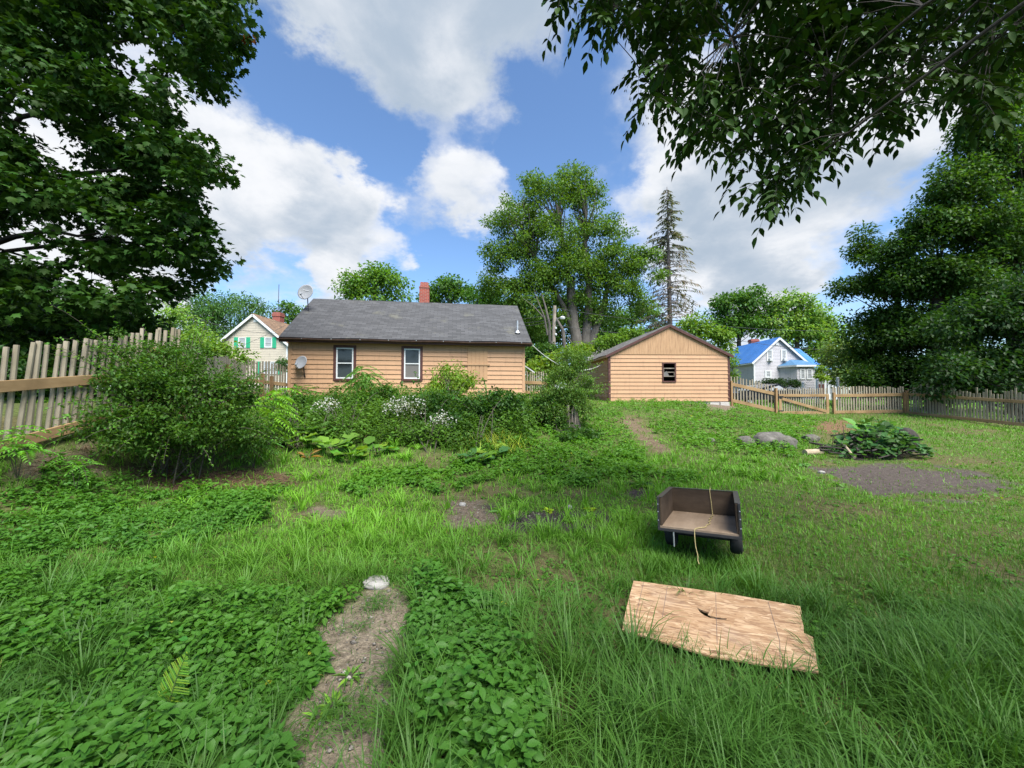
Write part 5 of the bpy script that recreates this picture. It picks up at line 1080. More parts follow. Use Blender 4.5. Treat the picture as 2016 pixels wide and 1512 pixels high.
def ash():
    poly = [(1085,-40),(1105,20),(1150,75),(1205,75),(1250,100),(1250,190),(1262,235),(1340,262),(1365,250),(1375,290),(1440,325),(1470,370),(1490,400),(1545,420),(1580,340),(1640,325),(1690,250),(1740,265),(1790,280),(1850,215),(1880,265),(1950,245),(1975,150),(2030,100),(2100,-40),(2100,-160),(1085,-160)]
    holes = [(1480,50,24),(1780,130,36),(1800,180,24),(1700,40,16),(1640,60,14),(1430,170,10),(1830,60,16)]
    b = np.array([6.6, -2.4, 0]); b[2] = h1(b[0], b[1]); t = thing('ash_tree', 'dark leaved tree whose branches hang into the upper right corner', 'tree', None, b); lb = LB(); mb = MB()
    tr = np.array([b + (0, 0, -.2), b + (-.1, .1, 2.2), b + (-.2, .3, 4.5), b + (-.1, .4, 7.5), b + (0, .3, 10)]); mb.tube(tr - b, [.34, .27, .22, .14, .04], 12)
    tips = []; 
    while len(tips) < 700:
        q = np.array([[rng.uniform(1085, 2100), rng.uniform(-160, 430)]])
        if not inpoly(q, poly)[0] or any((q[0, 0] - hx) ** 2 + (q[0, 1] - hy) ** 2 < hr ** 2 for hx, hy, hr in holes): continue
        tips.append(at(q[0, 0], q[0, 1] - 34, rng.uniform(3.0, 4.7)))
    up = np.stack([rng.uniform(-3.5, 10.5, 350), rng.uniform(-6.0, .3, 350), rng.uniform(5.3, 9, 350)], 1); up[:, 1] += np.clip(up[:, 0] - 4, 0, 3) * .6; nv = len(tips); tips = np.array(tips + list(up))  # unseen crown over and behind the camera, spread there to shade the foreground
    S = []
    for e, Yd in (((1200, 60), 3.8), ((1300, 220), 3.7), ((1500, 300), 3.6), ((1530, 400), 3.5), ((1660, 260), 3.9), ((1800, 240), 3.7), ((1920, 200), 3.8), ((1400, 60), 4.2), ((1600, 120), 4.2), ((1760, 60), 4.3)):
        E_ = at(e[0], e[1], Yd); s = tr[2] + (tr[3] - tr[2]) * rng.uniform(-.1, .5); P = np.array([s * (1 - u) + E_ * u + np.array([0, 0, .7 * math.sin(u * 2.9)]) + rng.normal(size=3) * .03 for u in np.linspace(0, 1, 14)])
        mb.tube(P - b, np.linspace(.05, .005, 14), 7); S.append(P)
    for e in up[::14]:
        s = tr[3]; P = np.array([s * (1 - u) + e * u + np.array([0, 0, .4 * math.sin(u * 3)]) for u in np.linspace(0, 1, 8)]); mb.tube(P - b, np.linspace(.06, .008, 8), 6); S.append(P)
    allp = np.concatenate(S)
    for i, p in enumerate(tips):
        near = allp[np.argmin(((allp - p) ** 2).sum(1))]; v = p - near
        if i < nv and np.linalg.norm(v) < 1.3: mb.tube([near - b, (near + p) / 2 - b + (0, 0, .03), p - b], [.006, .004, .0025], 4, False)
        for k in range(3 if i < nv else 4):
            a = rng.uniform(0, 6.28); d = np.array([math.cos(a), math.sin(a), rng.uniform(-1.0, .15)]) + unit(v) * .5; nr = np.array([rng.normal() * .3, rng.normal() * .3, 1.])
            big = 1.0 if i < nv else 1.25; q = pinnate(lb, p - b, d, .24 * big * rng.uniform(.8, 1.25), 3, .128 * big, .064 * big, (.013, .027, .010), .55, nrm=nr)
            if i < nv: mb.tube(q, [.0022, .0018, .001], 3, False)
    # hanging bunches of winged seeds at the left edge
    for px, py in ((1240, 160), (1255, 185), (1290, 200), (1320, 205), (1270, 225), (1330, 100), (1640, 270), (1305, 225)):
        o = at(px, py, 3.6); n = 40; d = rdir(n); lb.add('rhomb', o + d * np.array([.07, .07, .08]) - b, np.array([0, 0, -1.]) + d * .6, rdir(n), .026, .008, tint((.05, .055, .03), n))
    lb.build('crown', M['leaf_dark'], t); mb.build('trunk', M['bark_dark'], t)
ash()

# ------------------------------------------------------------------ plants of the yard
def shrub(name, label, blobs, base_px, col, L, cr, per, stems=9, group=None, cat='shrub', kind='rhomb', dens=1.0, wr=.55, barkm='twig', droop=.25, inner=.35, stem_r=.014, whips=0, flat=.7, spread=.25, petals=None):
    c = gp(*base_px) if len(base_px) == 2 else np.array(base_px); bl = pxblobs(blobs, None); cl = blob_clumps(bl, cr, dens, inner); b = c.copy()
    cl[:, 2] = np.maximum(cl[:, 2], hgt(cl[:, 0], cl[:, 1]) + .08)
    t = thing(name, label, cat, group, b); mb = MB(); lb = LB()
    for k in range(stems if stem_r > .0125 else stems):
        e = cl[int(rng.integers(len(cl)))]; s = c + np.array([rng.uniform(-1, 1), rng.uniform(-1, 1), 0]) * spread; s[2] = h1(s[0], s[1]) - .05; m = (s + e) / 2 + np.array([0, 0, .22 * np.linalg.norm(e - s)])
        P = [s * (1 - u) ** 2 + 2 * m * u * (1 - u) + e * u * u for u in np.linspace(0, 1, 8)]; mb.tube(np.array(P) - b, np.linspace(stem_r, stem_r * .25, 8), 6, False)
    fill_clumps(lb, b, cl + rng.normal(size=cl.shape) * cr * .5, cr * rng.uniform(.45, 1.5, len(cl)), per, L, col, kind, flat, droop, wr, .28)
    for k in range(whips):                                       # arching shoots that stand out of the outline
        e = cl[int(rng.integers(len(cl)))]; d = unit(e - bl[0][0] * .0 - np.mean([q[0] for q in bl], 0)) + np.array([0, 0, .5]); l = rng.uniform(.3, 1.0)
        P = np.array([e + d * l * u + np.array([0, 0, -.4 * l * u * u]) for u in np.linspace(0, 1, 6)]); mb.tube(P - b, np.linspace(.005, .002, 6), 4, False)
        n = int(l * 30); u = rng.uniform(0, 1, n)[:, None]; pos = e + d * l * u + np.array([0, 0, -.4 * l]) * u * u; lb.add(kind, pos - b, rdir(n) + np.array([0, 0, .2]), rdir(n) * .5 + (0, 0, 1.), L * rng.uniform(.6, 1.1, n), L * wr * .9, tint(col, n))
    mb.build('stems', M[barkm], t); lb.build('foliage', M['leaf'], t)
    if petals:
        pb = LB(); top = cl[cl[:, 2] > np.quantile(cl[:, 2], .45)]; n = petals; q = top[rng.integers(len(top), size=n)] + rdir(n) * cr * np.array([.9, .9, .7]) + np.array([0, -.3 * cr, .3 * cr])
        pb.add('rhomb', q - b, rdir(n) * .6 + (0, -.5, .3), rdir(n) * .4 + (0, -.5, .8), .045, .04, tint((.42, .43, .40), n, .15, .04)); pb.build('flowers', M['petal'], t, False)['kind'] = 'stuff'
    return t
shrub('bush', 'largest bush in the yard, sprawling in front of the left fence', [(262,730,44,52,6.15),(250,840,60,50,5.7),(310,780,80,75,6.2),(380,770,80,70,6.7),(330,860,90,45,6.1),(430,840,80,55,6.7),(460,780,50,48,7.1),(360,710,50,36,7.2),(480,860,46,40,7.0),(205,850,30,36,5.6),(330,700,40,24,6.9)], (340, 922), (.047, .098, .025), .062, .21, 66, 26, None, 'bush', dens=1.15, wr=.55, stem_r=.013, whips=120, spread=.5, droop=.15)
shrub('shrub', 'small leaved shrub climbing the left fence pickets', [(205,700,14,40,6.2),(235,700,20,36,6.6),(275,700,28,28,7.0),(300,720,34,30,7.3)], (225, 800), (.05, .105, .032), .05, .16, 46, 8, None, dens=.7, wr=.6, whips=14)
def sumac(label, base, tips, col=(.055, .115, .035), fl=.42, pairs=8, ll=.13, lw=.036, nf=9, group=None, r=.014, name='sumac', up=.35, droop=.55):
    t = thing(name, label, 'small tree' if name == 'sumac' else 'plant', group, base); lb = LB(); mb = MB(); b = np.array(base)
    for tip in tips:
        tip = np.array(tip); P = np.array([b * (1 - u) + tip * u + np.array([0, 0, .05 * math.sin(3 * u)]) for u in np.linspace(0, 1, 7)]); mb.tube(P - b, np.linspace(r, r * .4, 7), 6)
        for k in range(nf):
            a = k * 2.4 + rng.uniform(-.3, .3); s = P[-1] * (1 - .06 * k) + P[3] * .06 * k; d = np.array([math.cos(a), math.sin(a), up + rng.uniform(-.25, .3) - .03 * k]); q = pinnate(lb, s - b, d, fl * rng.uniform(.75, 1.15), pairs, ll, lw, col, droop, 'rhomb', spread=.95, stalk=.12); mb.tube(q, [.003, .0025, .0015], 4, False)
    mb.build('stem', M['twig'], t); lb.build('foliage', M['leaf'], t); return t
def g3(px, py, Y): p = at(px, py, Y); p[2] = h1(p[0], Y); return p
Yf = 15.1
sumac('young sumac tree standing before the left white window', g3(714, 790, 15.3), [at(712, 722, 14.9), at(724, 738, 14.8), at(702, 744, 14.9)], (.055, .115, .045), .72, 11, .19, .048, 15, droop=.6)
sumac('thin feathery sapling at the left corner of the orange house', g3(598, 790, 14.9), [at(594, 762, 14.9), at(606, 768, 14.8)], (.07, .125, .045), .5, 9, .13, .03, 7, droop=.35)
sumac('bright sumac sprouting at the right end of the big left bush', g3(528, 880, 8.0), [at(510, 790, 8.0), at(535, 810, 7.9), at(500, 835, 7.8), at(545, 770, 8.3)], (.085, .165, .030), .55, 9, .15, .045, 9, droop=.5)
sumac('lower sumac with dull leaves beside the bank of the left bush', g3(500, 905, 7.3), [at(488, 860, 7.3), at(510, 870, 7.25), at(475, 880, 7.2)], (.045, .10, .035), .42, 8, .12, .036, 9, droop=.5, r=.007)
sumac('sumac seedling with drooping fronds at the left picture edge', g3(35, 925, 4.9), [at(20, 845, 4.9), at(50, 880, 4.8), at(5, 870, 4.75)], (.06, .14, .032), .36, 8, .085, .026, 8, droop=.5, r=.006)
sumac('low fern like seedling on the bare bank below the fence', g3(150, 930, 5.2), [at(135, 900, 5.2), at(165, 915, 5.1)], (.055, .13, .032), .28, 7, .06, .022, 6, droop=.5, r=.004)
shrub('shrub', 'sunlit yellow green shrub against the boarded window of the house', [(885,745,34,26,14.6),(860,765,28,24,14.5),(908,768,28,28,14.5),(880,780,40,18,14.4),(925,745,12,10,14.7),(850,788,24,14,14.3)], (885, 800), (.13, .20, .040), (.12), .26, 44, 14, None, dens=1.15, wr=.45, stem_r=.016, droop=.5, inner=.2)
shrub('shrub', 'low leafy shrub left of the sunlit one at the house foot', [(800,785,40,14,14.2),(770,775,14,20,14.3),(760,795,30,12,14.0)], (790, 800), (.075, .14, .03), .11, .24, 34, 8, None, dens=.9, wr=.5, droop=.5)
shrub('shrub', 'small leafy weeds at the right foot of the orange house', [(975,780,16,14,14.8),(1005,785,24,12,14.6),(1060,790,20,16,14.5)], (1000, 800), (.075, .14, .03), .11, .22, 34, 8, None, dens=.9, wr=.5, droop=.5)
def stump():
    c = g3(1124, 852, 11.6); t = thing('tree_stump', 'split grey stump with pale upright slabs under a leafy regrowth', 'tree stump', None, c); mb = MB(); base = MB()
    for k in range(26):
        a = rng.uniform(0, 6.28); r = .24 * math.sqrt(rng.random()); x, y = r * math.cos(a), r * math.sin(a); h = rng.uniform(.45, .75) * (1 - .4 * r)
        mb.beam((x * 1.15, y * 1.15, -.1), (x + rng.uniform(-.05, .05), y + rng.uniform(-.04, .04), h), rng.uniform(.05, .10), rng.uniform(.03, .06), up=(math.cos(a * 2), math.sin(a * 2), 0))
    mb.build('splinters', M['oldwood'], t, .006)
    base.lathe([(.34, -.15), (.29, .05), (.25, .25), (.22, .42), (.05, .44)], 14).build('bark', M['bark'], t)
stump()
shrub('regrowth_shrub', 'tall wispy shrub sprouting over the split grey stump', [(1108,738,36,34,11.9),(1135,720,30,28,12.0),(1150,765,26,34,11.7),(1092,780,38,38,11.7),(1125,790,40,32,11.6),(1078,815,30,32,11.4),(1120,700,16,16,12.1),(1150,805,22,26,11.5),(1095,825,24,24,11.3)], tuple(g3(1116, 850, 11.8)), (.085, .145, .055), .085, .20, 54, 24, None, dens=1.05, wr=.32, stem_r=.013, whips=60, droop=.35)
shrub('bush', 'dark ivy covered bush at the foot of the split stump', [(1090,825,26,20,11.3),(1075,800,26,24,11.4),(1150,862,36,14,10.6),(1120,875,30,10,10.2)], (1095, 850), (.032, .075, .022), .085, .2, 60, 6, None, 'bush', wr=.7)
BED = 'leafy shrubs of the bank in front of the house'
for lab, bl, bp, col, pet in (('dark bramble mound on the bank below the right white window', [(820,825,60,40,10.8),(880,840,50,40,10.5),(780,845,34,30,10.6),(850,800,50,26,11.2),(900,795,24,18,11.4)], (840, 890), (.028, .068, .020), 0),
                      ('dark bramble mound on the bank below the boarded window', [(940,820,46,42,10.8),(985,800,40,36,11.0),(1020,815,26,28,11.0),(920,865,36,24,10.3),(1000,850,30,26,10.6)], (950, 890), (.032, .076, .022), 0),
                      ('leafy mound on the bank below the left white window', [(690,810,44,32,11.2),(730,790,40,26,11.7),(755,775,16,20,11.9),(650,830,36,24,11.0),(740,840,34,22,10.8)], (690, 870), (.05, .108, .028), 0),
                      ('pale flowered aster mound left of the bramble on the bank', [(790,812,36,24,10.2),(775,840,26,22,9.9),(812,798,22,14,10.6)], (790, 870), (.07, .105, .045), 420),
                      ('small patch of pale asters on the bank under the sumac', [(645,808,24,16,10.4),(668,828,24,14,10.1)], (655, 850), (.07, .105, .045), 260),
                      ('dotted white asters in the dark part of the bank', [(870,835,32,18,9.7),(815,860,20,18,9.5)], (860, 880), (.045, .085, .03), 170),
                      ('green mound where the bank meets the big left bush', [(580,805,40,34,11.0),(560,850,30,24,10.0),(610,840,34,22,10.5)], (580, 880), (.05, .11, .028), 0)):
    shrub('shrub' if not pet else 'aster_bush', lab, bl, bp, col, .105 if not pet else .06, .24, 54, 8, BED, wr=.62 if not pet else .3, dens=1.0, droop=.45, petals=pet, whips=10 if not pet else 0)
def rosette(name, label, base, n, L, wr, col, up=.5, kind='burdock', group=None, cat='plant', stalk=.35, jit=.25, cols=None):
    t = thing(name, label, cat, group, base); lb = LB(); mb = MB()
    for k in range(n):
        a = k * 2.4 + rng.uniform(-.4, .4); e = up * rng.uniform(.5, 1.3); d = unit(np.array([math.cos(a), math.sin(a), e])); l = L * rng.uniform(.6, 1.15); s = d * stalk * l * rng.uniform(.5, 1.3)
        mb.tube([(0, 0, 0), s * .5 + (0, 0, .02), s], [.008, .006, .004], 5, False); f = d * np.array([1, 1, .35]); lb.add(kind, s[None], f + rng.normal(size=3) * .1, np.array([rng.normal() * jit, rng.normal() * jit - .25, 1.]), l, l * wr, tint(col if cols is None or rng.random() > .3 else cols, 1, .14, .1))
    mb.build('stems', M['twig'], t); lb.build('leaves', M['leaf'], t); return t
BU = 'burdock plants along the foot of the bank'
for px, py, L, n, lab, c in [(q[0], q[1], q[2], q[3], q[4], tuple(np.array(q[5]) * .72)) for q in ((585,880,.36,9,'burdock with large light leaves next to the big left bush',(.085,.16,.045)),(655,890,.42,11,'largest burdock, its broad leaves below the left window',(.08,.155,.05)),(690,905,.34,9,'burdock with upright leaf at the lawn edge below the left window',(.085,.165,.04)),(620,860,.3,9,'burdock higher on the bank with rounded leaves',(.055,.125,.05)),(740,895,.3,9,'burdock between the light leaves and the dark bramble',(.065,.135,.04)),
                            (940,912,.30,8,'burdock at the right end of the dark bramble',(.05,.11,.06)),(970,900,.28,6,'burdock with a blue green leaf beside pale grass',(.055,.12,.07)),(1262,957,.17,14,'low burdock growing by the small dark soil patch behind the trailer',(.06,.12,.05)),(985,852,.3,7,'burdock standing on the bank near the house corner',(.07,.14,.05)))]:
    rosette('burdock', lab, gp(px, py), n + (6 if L > .2 else 0), L * (.92 if L > .2 else 1), .85, c, .95 if L > .2 else .3, stalk=.75 if L > .2 else .35, group=BU, cols=(.085, .14, .03))
rosette('dead_burdock', 'withered orange brown plant among the burdock', gp(605, 905), 10, .26, .25, (.13, .065, .03), 1.2, 'leaflet', None, 'plant', .6)
for px, py, L, n, lab in ((1122,1028,.13,14,'dock plant with long leaves at the edge of the dark soil'),(985,1008,.15,12,'clump of long leaved weeds left on the dark soil patch'),(1215,1010,.16,12,'dark clump of dandelion leaves right of the dark soil'),(690,1335,.10,11,'dandelion growing on the left edge of the gravel strip'),(655,1395,.11,12,'larger dandelion on the lower part of the gravel strip'),(625,1420,.08,9,'dandelion with a yellowed leaf beside the gravel'),(745,1420,.07,8,'small upright weed in the middle of the gravel strip'),(1190,870,.12,8,'small weed on the slope beside the worn path'),(665,905,.1,8,'seedling at the burdock edge')):
    rosette('leafy_weed', lab, gp(px, py), n + 3, L, .24, (.060, .115, .035), .55, 'leaflet', 'single leafy weeds on bare soil', 'plant', .15, .4, (.10, .18, .04))
for px, py, lab in ((1080,1008,'yellow green lettuce like tuft by the dark soil'), (1162,1006,'second yellow tuft right of the lettuce like one')):
    rosette('yellow_weed', lab, gp(px, py), 16, .09, .6, (.20, .25, .03), 1.0, 'leaflet', None, 'plant', .2, .5)
rosette('leafy_weed', 'tall mullein like weed with broad leaves behind the brush pile', g3(1706, 838, 11.8), 22, .42, .6, (.055, .125, .055), 1.6, 'leaflet', None, 'plant', .9, .3)
rosette('leafy_weed', 'short broad weed beside the pale log', gp(1582, 918), 9, .14, .8, (.06, .12, .06), .9, 'burdock', None, 'plant', .4, .3)
def fern():
    b = gp(322, 1425); t = thing('fern', 'single bright yellow green fern frond in the left foreground', 'fern', None, b); lb = LB(); mb = MB(); tip = at(368, 1286, b[1] - .12); P = np.array([b * (1 - u) + tip * u + np.array([.0, 0, .03 * math.sin(3.1 * u)]) for u in np.linspace(0, 1, 30)]); mb.tube(P - b, np.linspace(.005, .0015, 30), 6, False)
    ax = unit(tip - b); sd = unit(np.cross(ax, np.array([.1, -1, .5])))
    for k in range(1, 20):
        u = .10 + .90 * k / 19; kk = min(29, int(u * 29)); l = .095 * min(1, (1.04 - u) / .62) * min(1, u / .15)
        for s in (-1, 1): lb.add('needle', (P[kk] - b)[None], sd * s + ax * .55 + np.array([0, 0, .06]), np.array([.1, -1, .6]) + rng.normal(size=3) * .12, l, .0062, tint((.115, .175, .036), 1, .12))
    mb.build('stem', M['stem_green'], t); lb.build('fronds', M['leaf'], t)
fern()
yb = at(1722, 768, 25); yb[2] = h1(yb[0], 25)
shrub('flowering_plant', 'clump of yellow flowers glimpsed through the back fence', [(1712,768,10,5,25),(1730,764,10,5,25)], tuple(yb), (.45, .36, .03), .10, .2, 40, 6, None, 'plant')

def near_house(x, y):
    c, s = math.cos(HYAW), math.sin(HYAW); u = (x - A[0]) * c + (y - A[1]) * s; v = -(x - A[0]) * s + (y - A[1]) * c; a = (u > -.1) & (u < HL + .1) & (v > -.02) & (v < 7.2)
    c, s = math.cos(R(2.5)), math.sin(R(2.5)); u = (x - GA[0]) * c + (y - GA[1]) * s; v = -(x - GA[0]) * s + (y - GA[1]) * c; return a | ((u > -.1) & (u < GL + .1) & (v > -.02) & (v < 7.6))
def sample(n, y0, y1, p=1.0):
    u = rng.random(n)
    y = y0 * (y1 / y0) ** u if p == 1 else (y0 ** (1 - p) + u * (y1 ** (1 - p) - y0 ** (1 - p))) ** (1 / (1 - p)); x = rng.uniform(-1.5, 1.5, n) * y + rng.uniform(-.4, .4, n); m = n // 5; x[:m] = np.sign(rng.uniform(-1, 1, m)) * rng.uniform(1.4, 2.3, m) * y[:m] + rng.uniform(-1.6, 1.6, m); return x, y
OSB2 = np.array(OSB_P)[:, :2]
def masks(x, y):
    q = np.stack([x, y], 1); bare = inside(x, y, TAN[:1], .16) | inside(x, y, TAN[1:5], .35) | (inside(x, y, DARK + TAN[5:], .8) & (rng.random(len(x)) < .93)) | (inside(x, y, RED, .7) & (rng.random(len(x)) < .75)); lit = inside(x, y, LITTER, .3); osb_ = inpoly(q, OSB2 * 1.0)
    return bare, lit, osb_ | near_house(x, y), inside(x + (fbm(x * .9, y * .9, 91) - .5) * 1.0, y + (fbm(x * .9, y * .9, 97) - .5) * 1.0, COVER, .6), inside(x, y, SHORT, .6), inside(x, y, TALL, .4)
def gcol(x, y, n):                                     # patches of blue green and yellowish grass; foreground shade painted in, darker and bluer
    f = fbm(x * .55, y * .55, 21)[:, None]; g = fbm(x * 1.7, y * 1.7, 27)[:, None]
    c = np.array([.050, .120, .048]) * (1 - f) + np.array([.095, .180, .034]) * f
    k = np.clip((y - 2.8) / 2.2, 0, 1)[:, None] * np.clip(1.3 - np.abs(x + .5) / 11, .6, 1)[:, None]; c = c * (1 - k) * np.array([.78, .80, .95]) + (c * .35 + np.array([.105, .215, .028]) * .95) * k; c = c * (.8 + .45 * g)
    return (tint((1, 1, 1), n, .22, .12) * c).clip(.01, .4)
def grass():
    lb = LB(); x, y = sample(310000, 1.0, 21.5); bare, lit, no, cov, sh, tall = masks(x, y); n = len(x)
    den = fbm(x * 1.1, y * 1.1, 31); keep = rng.random(n) < np.where(cov, np.where(y < 3.8, .26, .34), np.where(sh, .95, 1.0)) * np.clip(.65 + (den - .40) * 3.2, .22, 1)
    ob = OSB2[9] * 0; u_ = unit(OSB2[6] - OSB2[9]); s_ = (x - OSB2[9][0]) * u_[0] + (y - OSB2[9][1]) * u_[1]; v_ = (x - OSB2[9][0]) * u_[1] - (y - OSB2[9][1]) * u_[0]; front = (s_ > .1) & (s_ < 1.35) & (v_ > -.02) & (v_ < .20 + .22 * s_)
    keep &= ~(front & (rng.random(n) > .35))
    keep &= ~no & ~(bare & (rng.random(n) > .06)) & ~(lit & (rng.random(n) > .12)) & ~((x < -6.75) & (y < 7.5))
    x, y, cov, sh, tall, bare = x[keep], y[keep], cov[keep], sh[keep], tall[keep], bare[keep]; n = len(x); z = hgt(x, y)
    h = np.where(tall, rng.uniform(.14, .34, n), np.where(sh, rng.uniform(.035, .10, n), rng.uniform(.06, .20, n))); h *= (.55 + .9 * fbm(x * 1.3, y * 1.3, 37)); h = np.where(cov, rng.uniform(.08, .22, n), h); h = np.where(bare, h * .6, h)
    mid = (y > 5.2) & (~sh); h = np.where(mid, h * .8, h)
    w = np.clip(.0016 * y, .0055, .02) * rng.uniform(.7, 1.4, n) * np.where(sh, .85, 1) * np.where(tall, 1.25, 1)
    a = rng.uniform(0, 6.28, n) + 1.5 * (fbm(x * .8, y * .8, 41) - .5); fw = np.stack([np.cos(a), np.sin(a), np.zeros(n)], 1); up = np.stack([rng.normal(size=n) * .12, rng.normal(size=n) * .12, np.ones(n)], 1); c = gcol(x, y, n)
    straw = rng.random(n) < np.where(sh, .09, .03); h = np.where(straw, h * .6, h); c = np.where(straw[:, None], np.array([.12, .098, .05]) * rng.uniform(.7, 1.2, (n, 1)), c)
    pos = np.stack([x, y, z - .005], 1); near = (y < 6) & ~sh; r = rng.integers(0, 5, n)
    for k in range(5):
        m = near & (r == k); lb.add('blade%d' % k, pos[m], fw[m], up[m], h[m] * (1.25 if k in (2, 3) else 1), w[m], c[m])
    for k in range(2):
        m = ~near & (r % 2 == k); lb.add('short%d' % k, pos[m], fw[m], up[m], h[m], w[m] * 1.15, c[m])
    # tussocks of long arching blades
    tx, ty = sample(1100, 1.3, 9); bare, lit, no, cov, sh, tall = masks(tx, ty); fr_ = ((tx > .9) & (tx < 2.1) & (ty > 1.6) & (ty < 2.7)); ok = ~bare & ~no & ~lit & ~sh & ~fr_ & ~(cov & (rng.random(len(tx)) > .2)) & (tx > -5.5); tx, ty, tall = tx[ok], ty[ok], tall[ok]
    for X, Y_, tl_ in zip(tx, ty, tall):
        m = int(rng.integers(14, 34)); a = rng.uniform(0, 6.28, m); rr = rng.uniform(0, .07, m); px, py = X + rr * np.cos(a), Y_ + rr * np.sin(a); hh = rng.uniform(.22, .46, m) * (1.15 if tl_ else .85); pz = hgt(px, py); k = int(rng.integers(1, 5))
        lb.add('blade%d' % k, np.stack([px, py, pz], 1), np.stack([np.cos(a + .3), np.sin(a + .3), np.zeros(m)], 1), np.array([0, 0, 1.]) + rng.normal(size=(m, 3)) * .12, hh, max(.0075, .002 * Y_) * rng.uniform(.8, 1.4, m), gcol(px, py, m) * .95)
    # blades rising over the near edge of the board
    e0, e1 = OSB2[9], OSB2[6]; m = 300; u = rng.random(m) ** 1.9; q = e0[None] * (1 - u[:, None]) + e1[None] * u[:, None] + np.stack([rng.normal(size=m) * .05, -np.abs(rng.normal(size=m)) * .10 + .01], 1); a = rng.uniform(0, 6.28, m)
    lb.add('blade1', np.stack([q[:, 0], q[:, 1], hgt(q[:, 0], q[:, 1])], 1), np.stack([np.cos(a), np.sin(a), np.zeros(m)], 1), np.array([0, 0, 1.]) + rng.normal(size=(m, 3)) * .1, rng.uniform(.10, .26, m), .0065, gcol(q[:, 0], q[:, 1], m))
    for (cx_, cy_, sx, sy, m) in ((1.62, 3.66, .34, .09, 800), (2.12, 3.75, .10, .22, 260), (2.03, 3.36, .11, .05, 420), (1.40, 3.68, .08, .05, 200), (1.45, 3.8, .10, .25, 260)):
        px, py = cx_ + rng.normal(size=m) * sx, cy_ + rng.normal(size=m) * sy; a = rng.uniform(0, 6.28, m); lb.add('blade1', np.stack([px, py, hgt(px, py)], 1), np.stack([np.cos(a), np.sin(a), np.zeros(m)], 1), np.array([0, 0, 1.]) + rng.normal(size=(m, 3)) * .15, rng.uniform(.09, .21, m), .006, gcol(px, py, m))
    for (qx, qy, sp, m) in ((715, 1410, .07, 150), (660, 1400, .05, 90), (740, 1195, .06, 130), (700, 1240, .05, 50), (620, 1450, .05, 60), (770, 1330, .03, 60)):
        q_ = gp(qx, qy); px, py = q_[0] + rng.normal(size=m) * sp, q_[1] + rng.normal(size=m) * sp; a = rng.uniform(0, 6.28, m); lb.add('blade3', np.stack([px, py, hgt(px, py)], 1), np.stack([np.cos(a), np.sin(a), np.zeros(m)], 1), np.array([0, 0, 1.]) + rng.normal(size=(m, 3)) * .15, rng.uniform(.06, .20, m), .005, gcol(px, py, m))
    # dried yellow blades right of the bramble
    c = gp(985, 885); m = 260; px, py = c[0] + rng.normal(size=m) * .35, c[1] + rng.normal(size=m) * .3; a = rng.uniform(0, 6.28, m); lb.add('blade1', np.stack([px, py, hgt(px, py)], 1), np.stack([np.cos(a), np.sin(a), np.zeros(m)], 1), np.array([0, 0, 1.]) + rng.normal(size=(m, 3)) * .15, rng.uniform(.25, .55, m), .014, tint((.19, .20, .05), m))
    # meadow outside the fences
    x = rng.uniform(-40, 60, 60000); y = rng.uniform(12, 60, 60000); k = ((y > 21.5) | (x < -6.75)) & ~near_house(x, y) & (np.abs(x) < 1.6 * y + 2); x, y = x[k], y[k]; m = len(x); a = rng.uniform(0, 6.28, m)
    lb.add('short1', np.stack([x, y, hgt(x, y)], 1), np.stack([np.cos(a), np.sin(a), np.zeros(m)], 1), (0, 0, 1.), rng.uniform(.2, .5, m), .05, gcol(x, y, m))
    tag(lb.build('grass', M['grass']), 'long and short grass covering the yard', None, None, 'stuff')
grass()
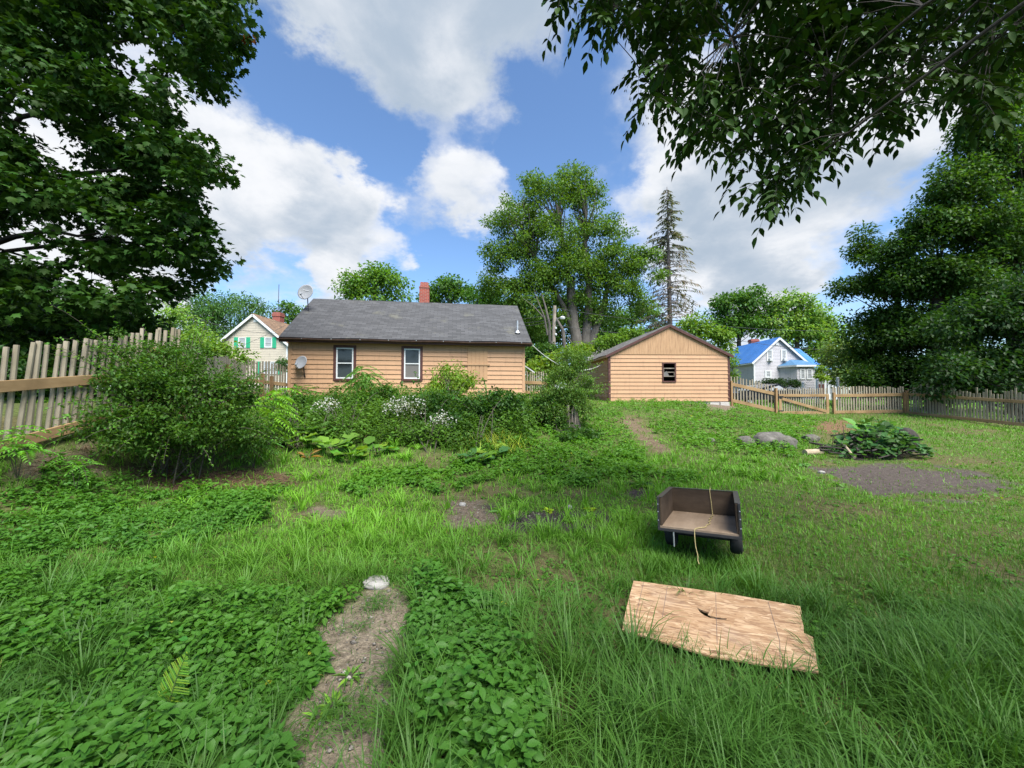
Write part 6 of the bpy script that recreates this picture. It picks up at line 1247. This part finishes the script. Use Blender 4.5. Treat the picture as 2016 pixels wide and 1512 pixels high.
def cover():
    lb = LB(); x, y = sample(150000, 1.1, 20.5, 1.15); bare, lit, no, cov, sh, tall = masks(x, y); n = len(x)
    gapn = fbm(x * 2.2, y * 2.2, 55); ok = ~bare & ~no & ((cov & ~lit & (rng.random(n) < np.clip((gapn - .30) * 5, .12, 1))) | (rng.random(n) < np.where(sh, .05, .07)) | (lit & (rng.random(n) < .15))) & ~((x < -6.4) & (y < 7.5)); fb = gp(322, 1425); ok &= ~((np.abs(x - fb[0] - .02) < .13) & (y > fb[1] - .45) & (y < fb[1] + .05) & (rng.random(n) < .85)); x, y, cov = x[ok], y[ok], cov[ok]; n = len(x); z = hgt(x, y)
    hh = (.02 + .30 * np.clip(fbm(x * 2.4, y * 2.4, 51) - .18, 0, 1) * rng.uniform(.35, 1.2, n)) * np.where(cov, 1, .35) * np.where(y > 8, 1.25, 1)
    f = fbm(x * .7, y * .7, 61)[:, None]; base = np.array([.048, .125, .040]) * (1 - f) + np.array([.080, .180, .032]) * f; k = np.clip((y - 4.5) / 3, 0, 1)[:, None]; base = base * (1 - k) + (base * .5 + np.array([.048, .098, .014])) * k
    per = 6; a0 = rng.uniform(0, 6.28, n); sc_ = np.clip(y / 5.5, 1, 1.45)
    for k in range(per):
        a = a0 + (k % 3 - 1) * 1.15 + (k // 3) * 2.6 + rng.normal(size=n) * .22; fw = np.stack([np.cos(a), np.sin(a), rng.uniform(-.7, .45, n)], 1); nm = np.stack([rng.normal(size=n) * .5, rng.normal(size=n) * .5 - .1, np.ones(n)], 1)
        L = rng.uniform(.032, .066, n) * sc_ * (1.1 if k % 3 == 1 else .9) * (.65 + .75 * fbm(x * 1.9, y * 1.9, 83)) * np.where(cov, 1, .7); rr = rng.uniform(.0, .025, n)[:, None]; pos = np.stack([x, y, z + hh * (1 if k < 3 else .62) * rng.uniform(.85, 1.1, n)], 1) + fw * rr; c = (tint((1, 1, 1), n, .32, .14) * base).clip(.008, .3); yl = rng.random(n) < .0012; c = np.where(yl[:, None], np.array([.22, .21, .04]), c)
        m = y < 4.8; lb.add('leaflet', pos[m], fw[m], nm[m], L[m], L[m] * .60, c[m]); m = ~m; lb.add('rhomb', pos[m], fw[m], nm[m], L[m], L[m] * .7, c[m])
    tag(lb.build('ground_cover', M['leaf']), 'leafy ground elder carpeting parts of the yard', None, None, 'stuff')
cover()
def weeds():
    reg = [region((480, 885), (540, 855), (560, 800), (700, 797), (900, 800), (1050, 800), (1080, 840), (1030, 875), (960, 890), (860, 888), (760, 880), (600, 870))]
    lb = LB(); x = rng.uniform(-7, 2, 22000); y = rng.uniform(7, 15.2, 22000); ok = inside(x, y, reg, .3) & ~near_house(x, y); x, y = x[ok][:3000], y[ok][:3000]; n = len(x); z = hgt(x, y); f = fbm(x * .8, y * .8, 71); H = .16 + 1.15 * np.clip(f - .22, 0, 1) * rng.uniform(.5, 1.25, n) * np.clip((y - 7.6) / 2.0, .25, 1) * np.clip((14.8 - y) / 1.2, .3, 1)
    base = np.array([.035, .085, .025]) * (1 - f[:, None]) + np.array([.085, .155, .034]) * f[:, None]
    pt = rng.uniform(.55, 1.35, (n, 1)); big = rng.uniform(.7, 1.5, n)
    for k in range(13):
        u = (k + 1) / 13; a = rng.uniform(0, 6.28, n); fw = np.stack([np.cos(a), np.sin(a), rng.uniform(-.6, .2, n)], 1); L = rng.uniform(.06, .13, n) * (1.15 - .5 * u) * big
        pos = np.stack([x + rng.normal(size=n) * .04, y + rng.normal(size=n) * .04, z + H * u * rng.uniform(.8, 1.1, n)], 1); lb.add('rhomb', pos, fw, np.stack([rng.normal(size=n) * .3, rng.normal(size=n) * .3 - .2, np.ones(n)], 1), L, L * rng.uniform(.4, .75, n), (tint((1, 1, 1), n, .22, .12) * base * pt).clip(.01, .3))
    tag(lb.build('weeds', M['leaf']), 'tall mixed weeds on the bank before the house', None, None, 'stuff')
weeds()
def litter():
    """dead twigs and straw under the big bush"""
    lb = LB(); x = rng.uniform(-6.5, -1.5, 30000); y = rng.uniform(4.5, 9, 30000); ok = inside(x, y, LITTER + TAN[1:2], .2); x, y = x[ok][:2200], y[ok][:2200]; n = len(x); a = rng.uniform(0, 6.28, n)
    lb.add('needle', np.stack([x, y, hgt(x, y) + rng.uniform(.0, .04, n)], 1), np.stack([np.cos(a), np.sin(a), rng.uniform(-.1, .25, n)], 1), (0, 0, 1.), rng.uniform(.06, .28, n), rng.uniform(.004, .009, n), tint((.20, .14, .085), n, .35)); tag(lb.build('dead_twigs', M['leaf'], None, False), 'dead twigs and straw littering the bank', None, None, 'stuff')
litter()
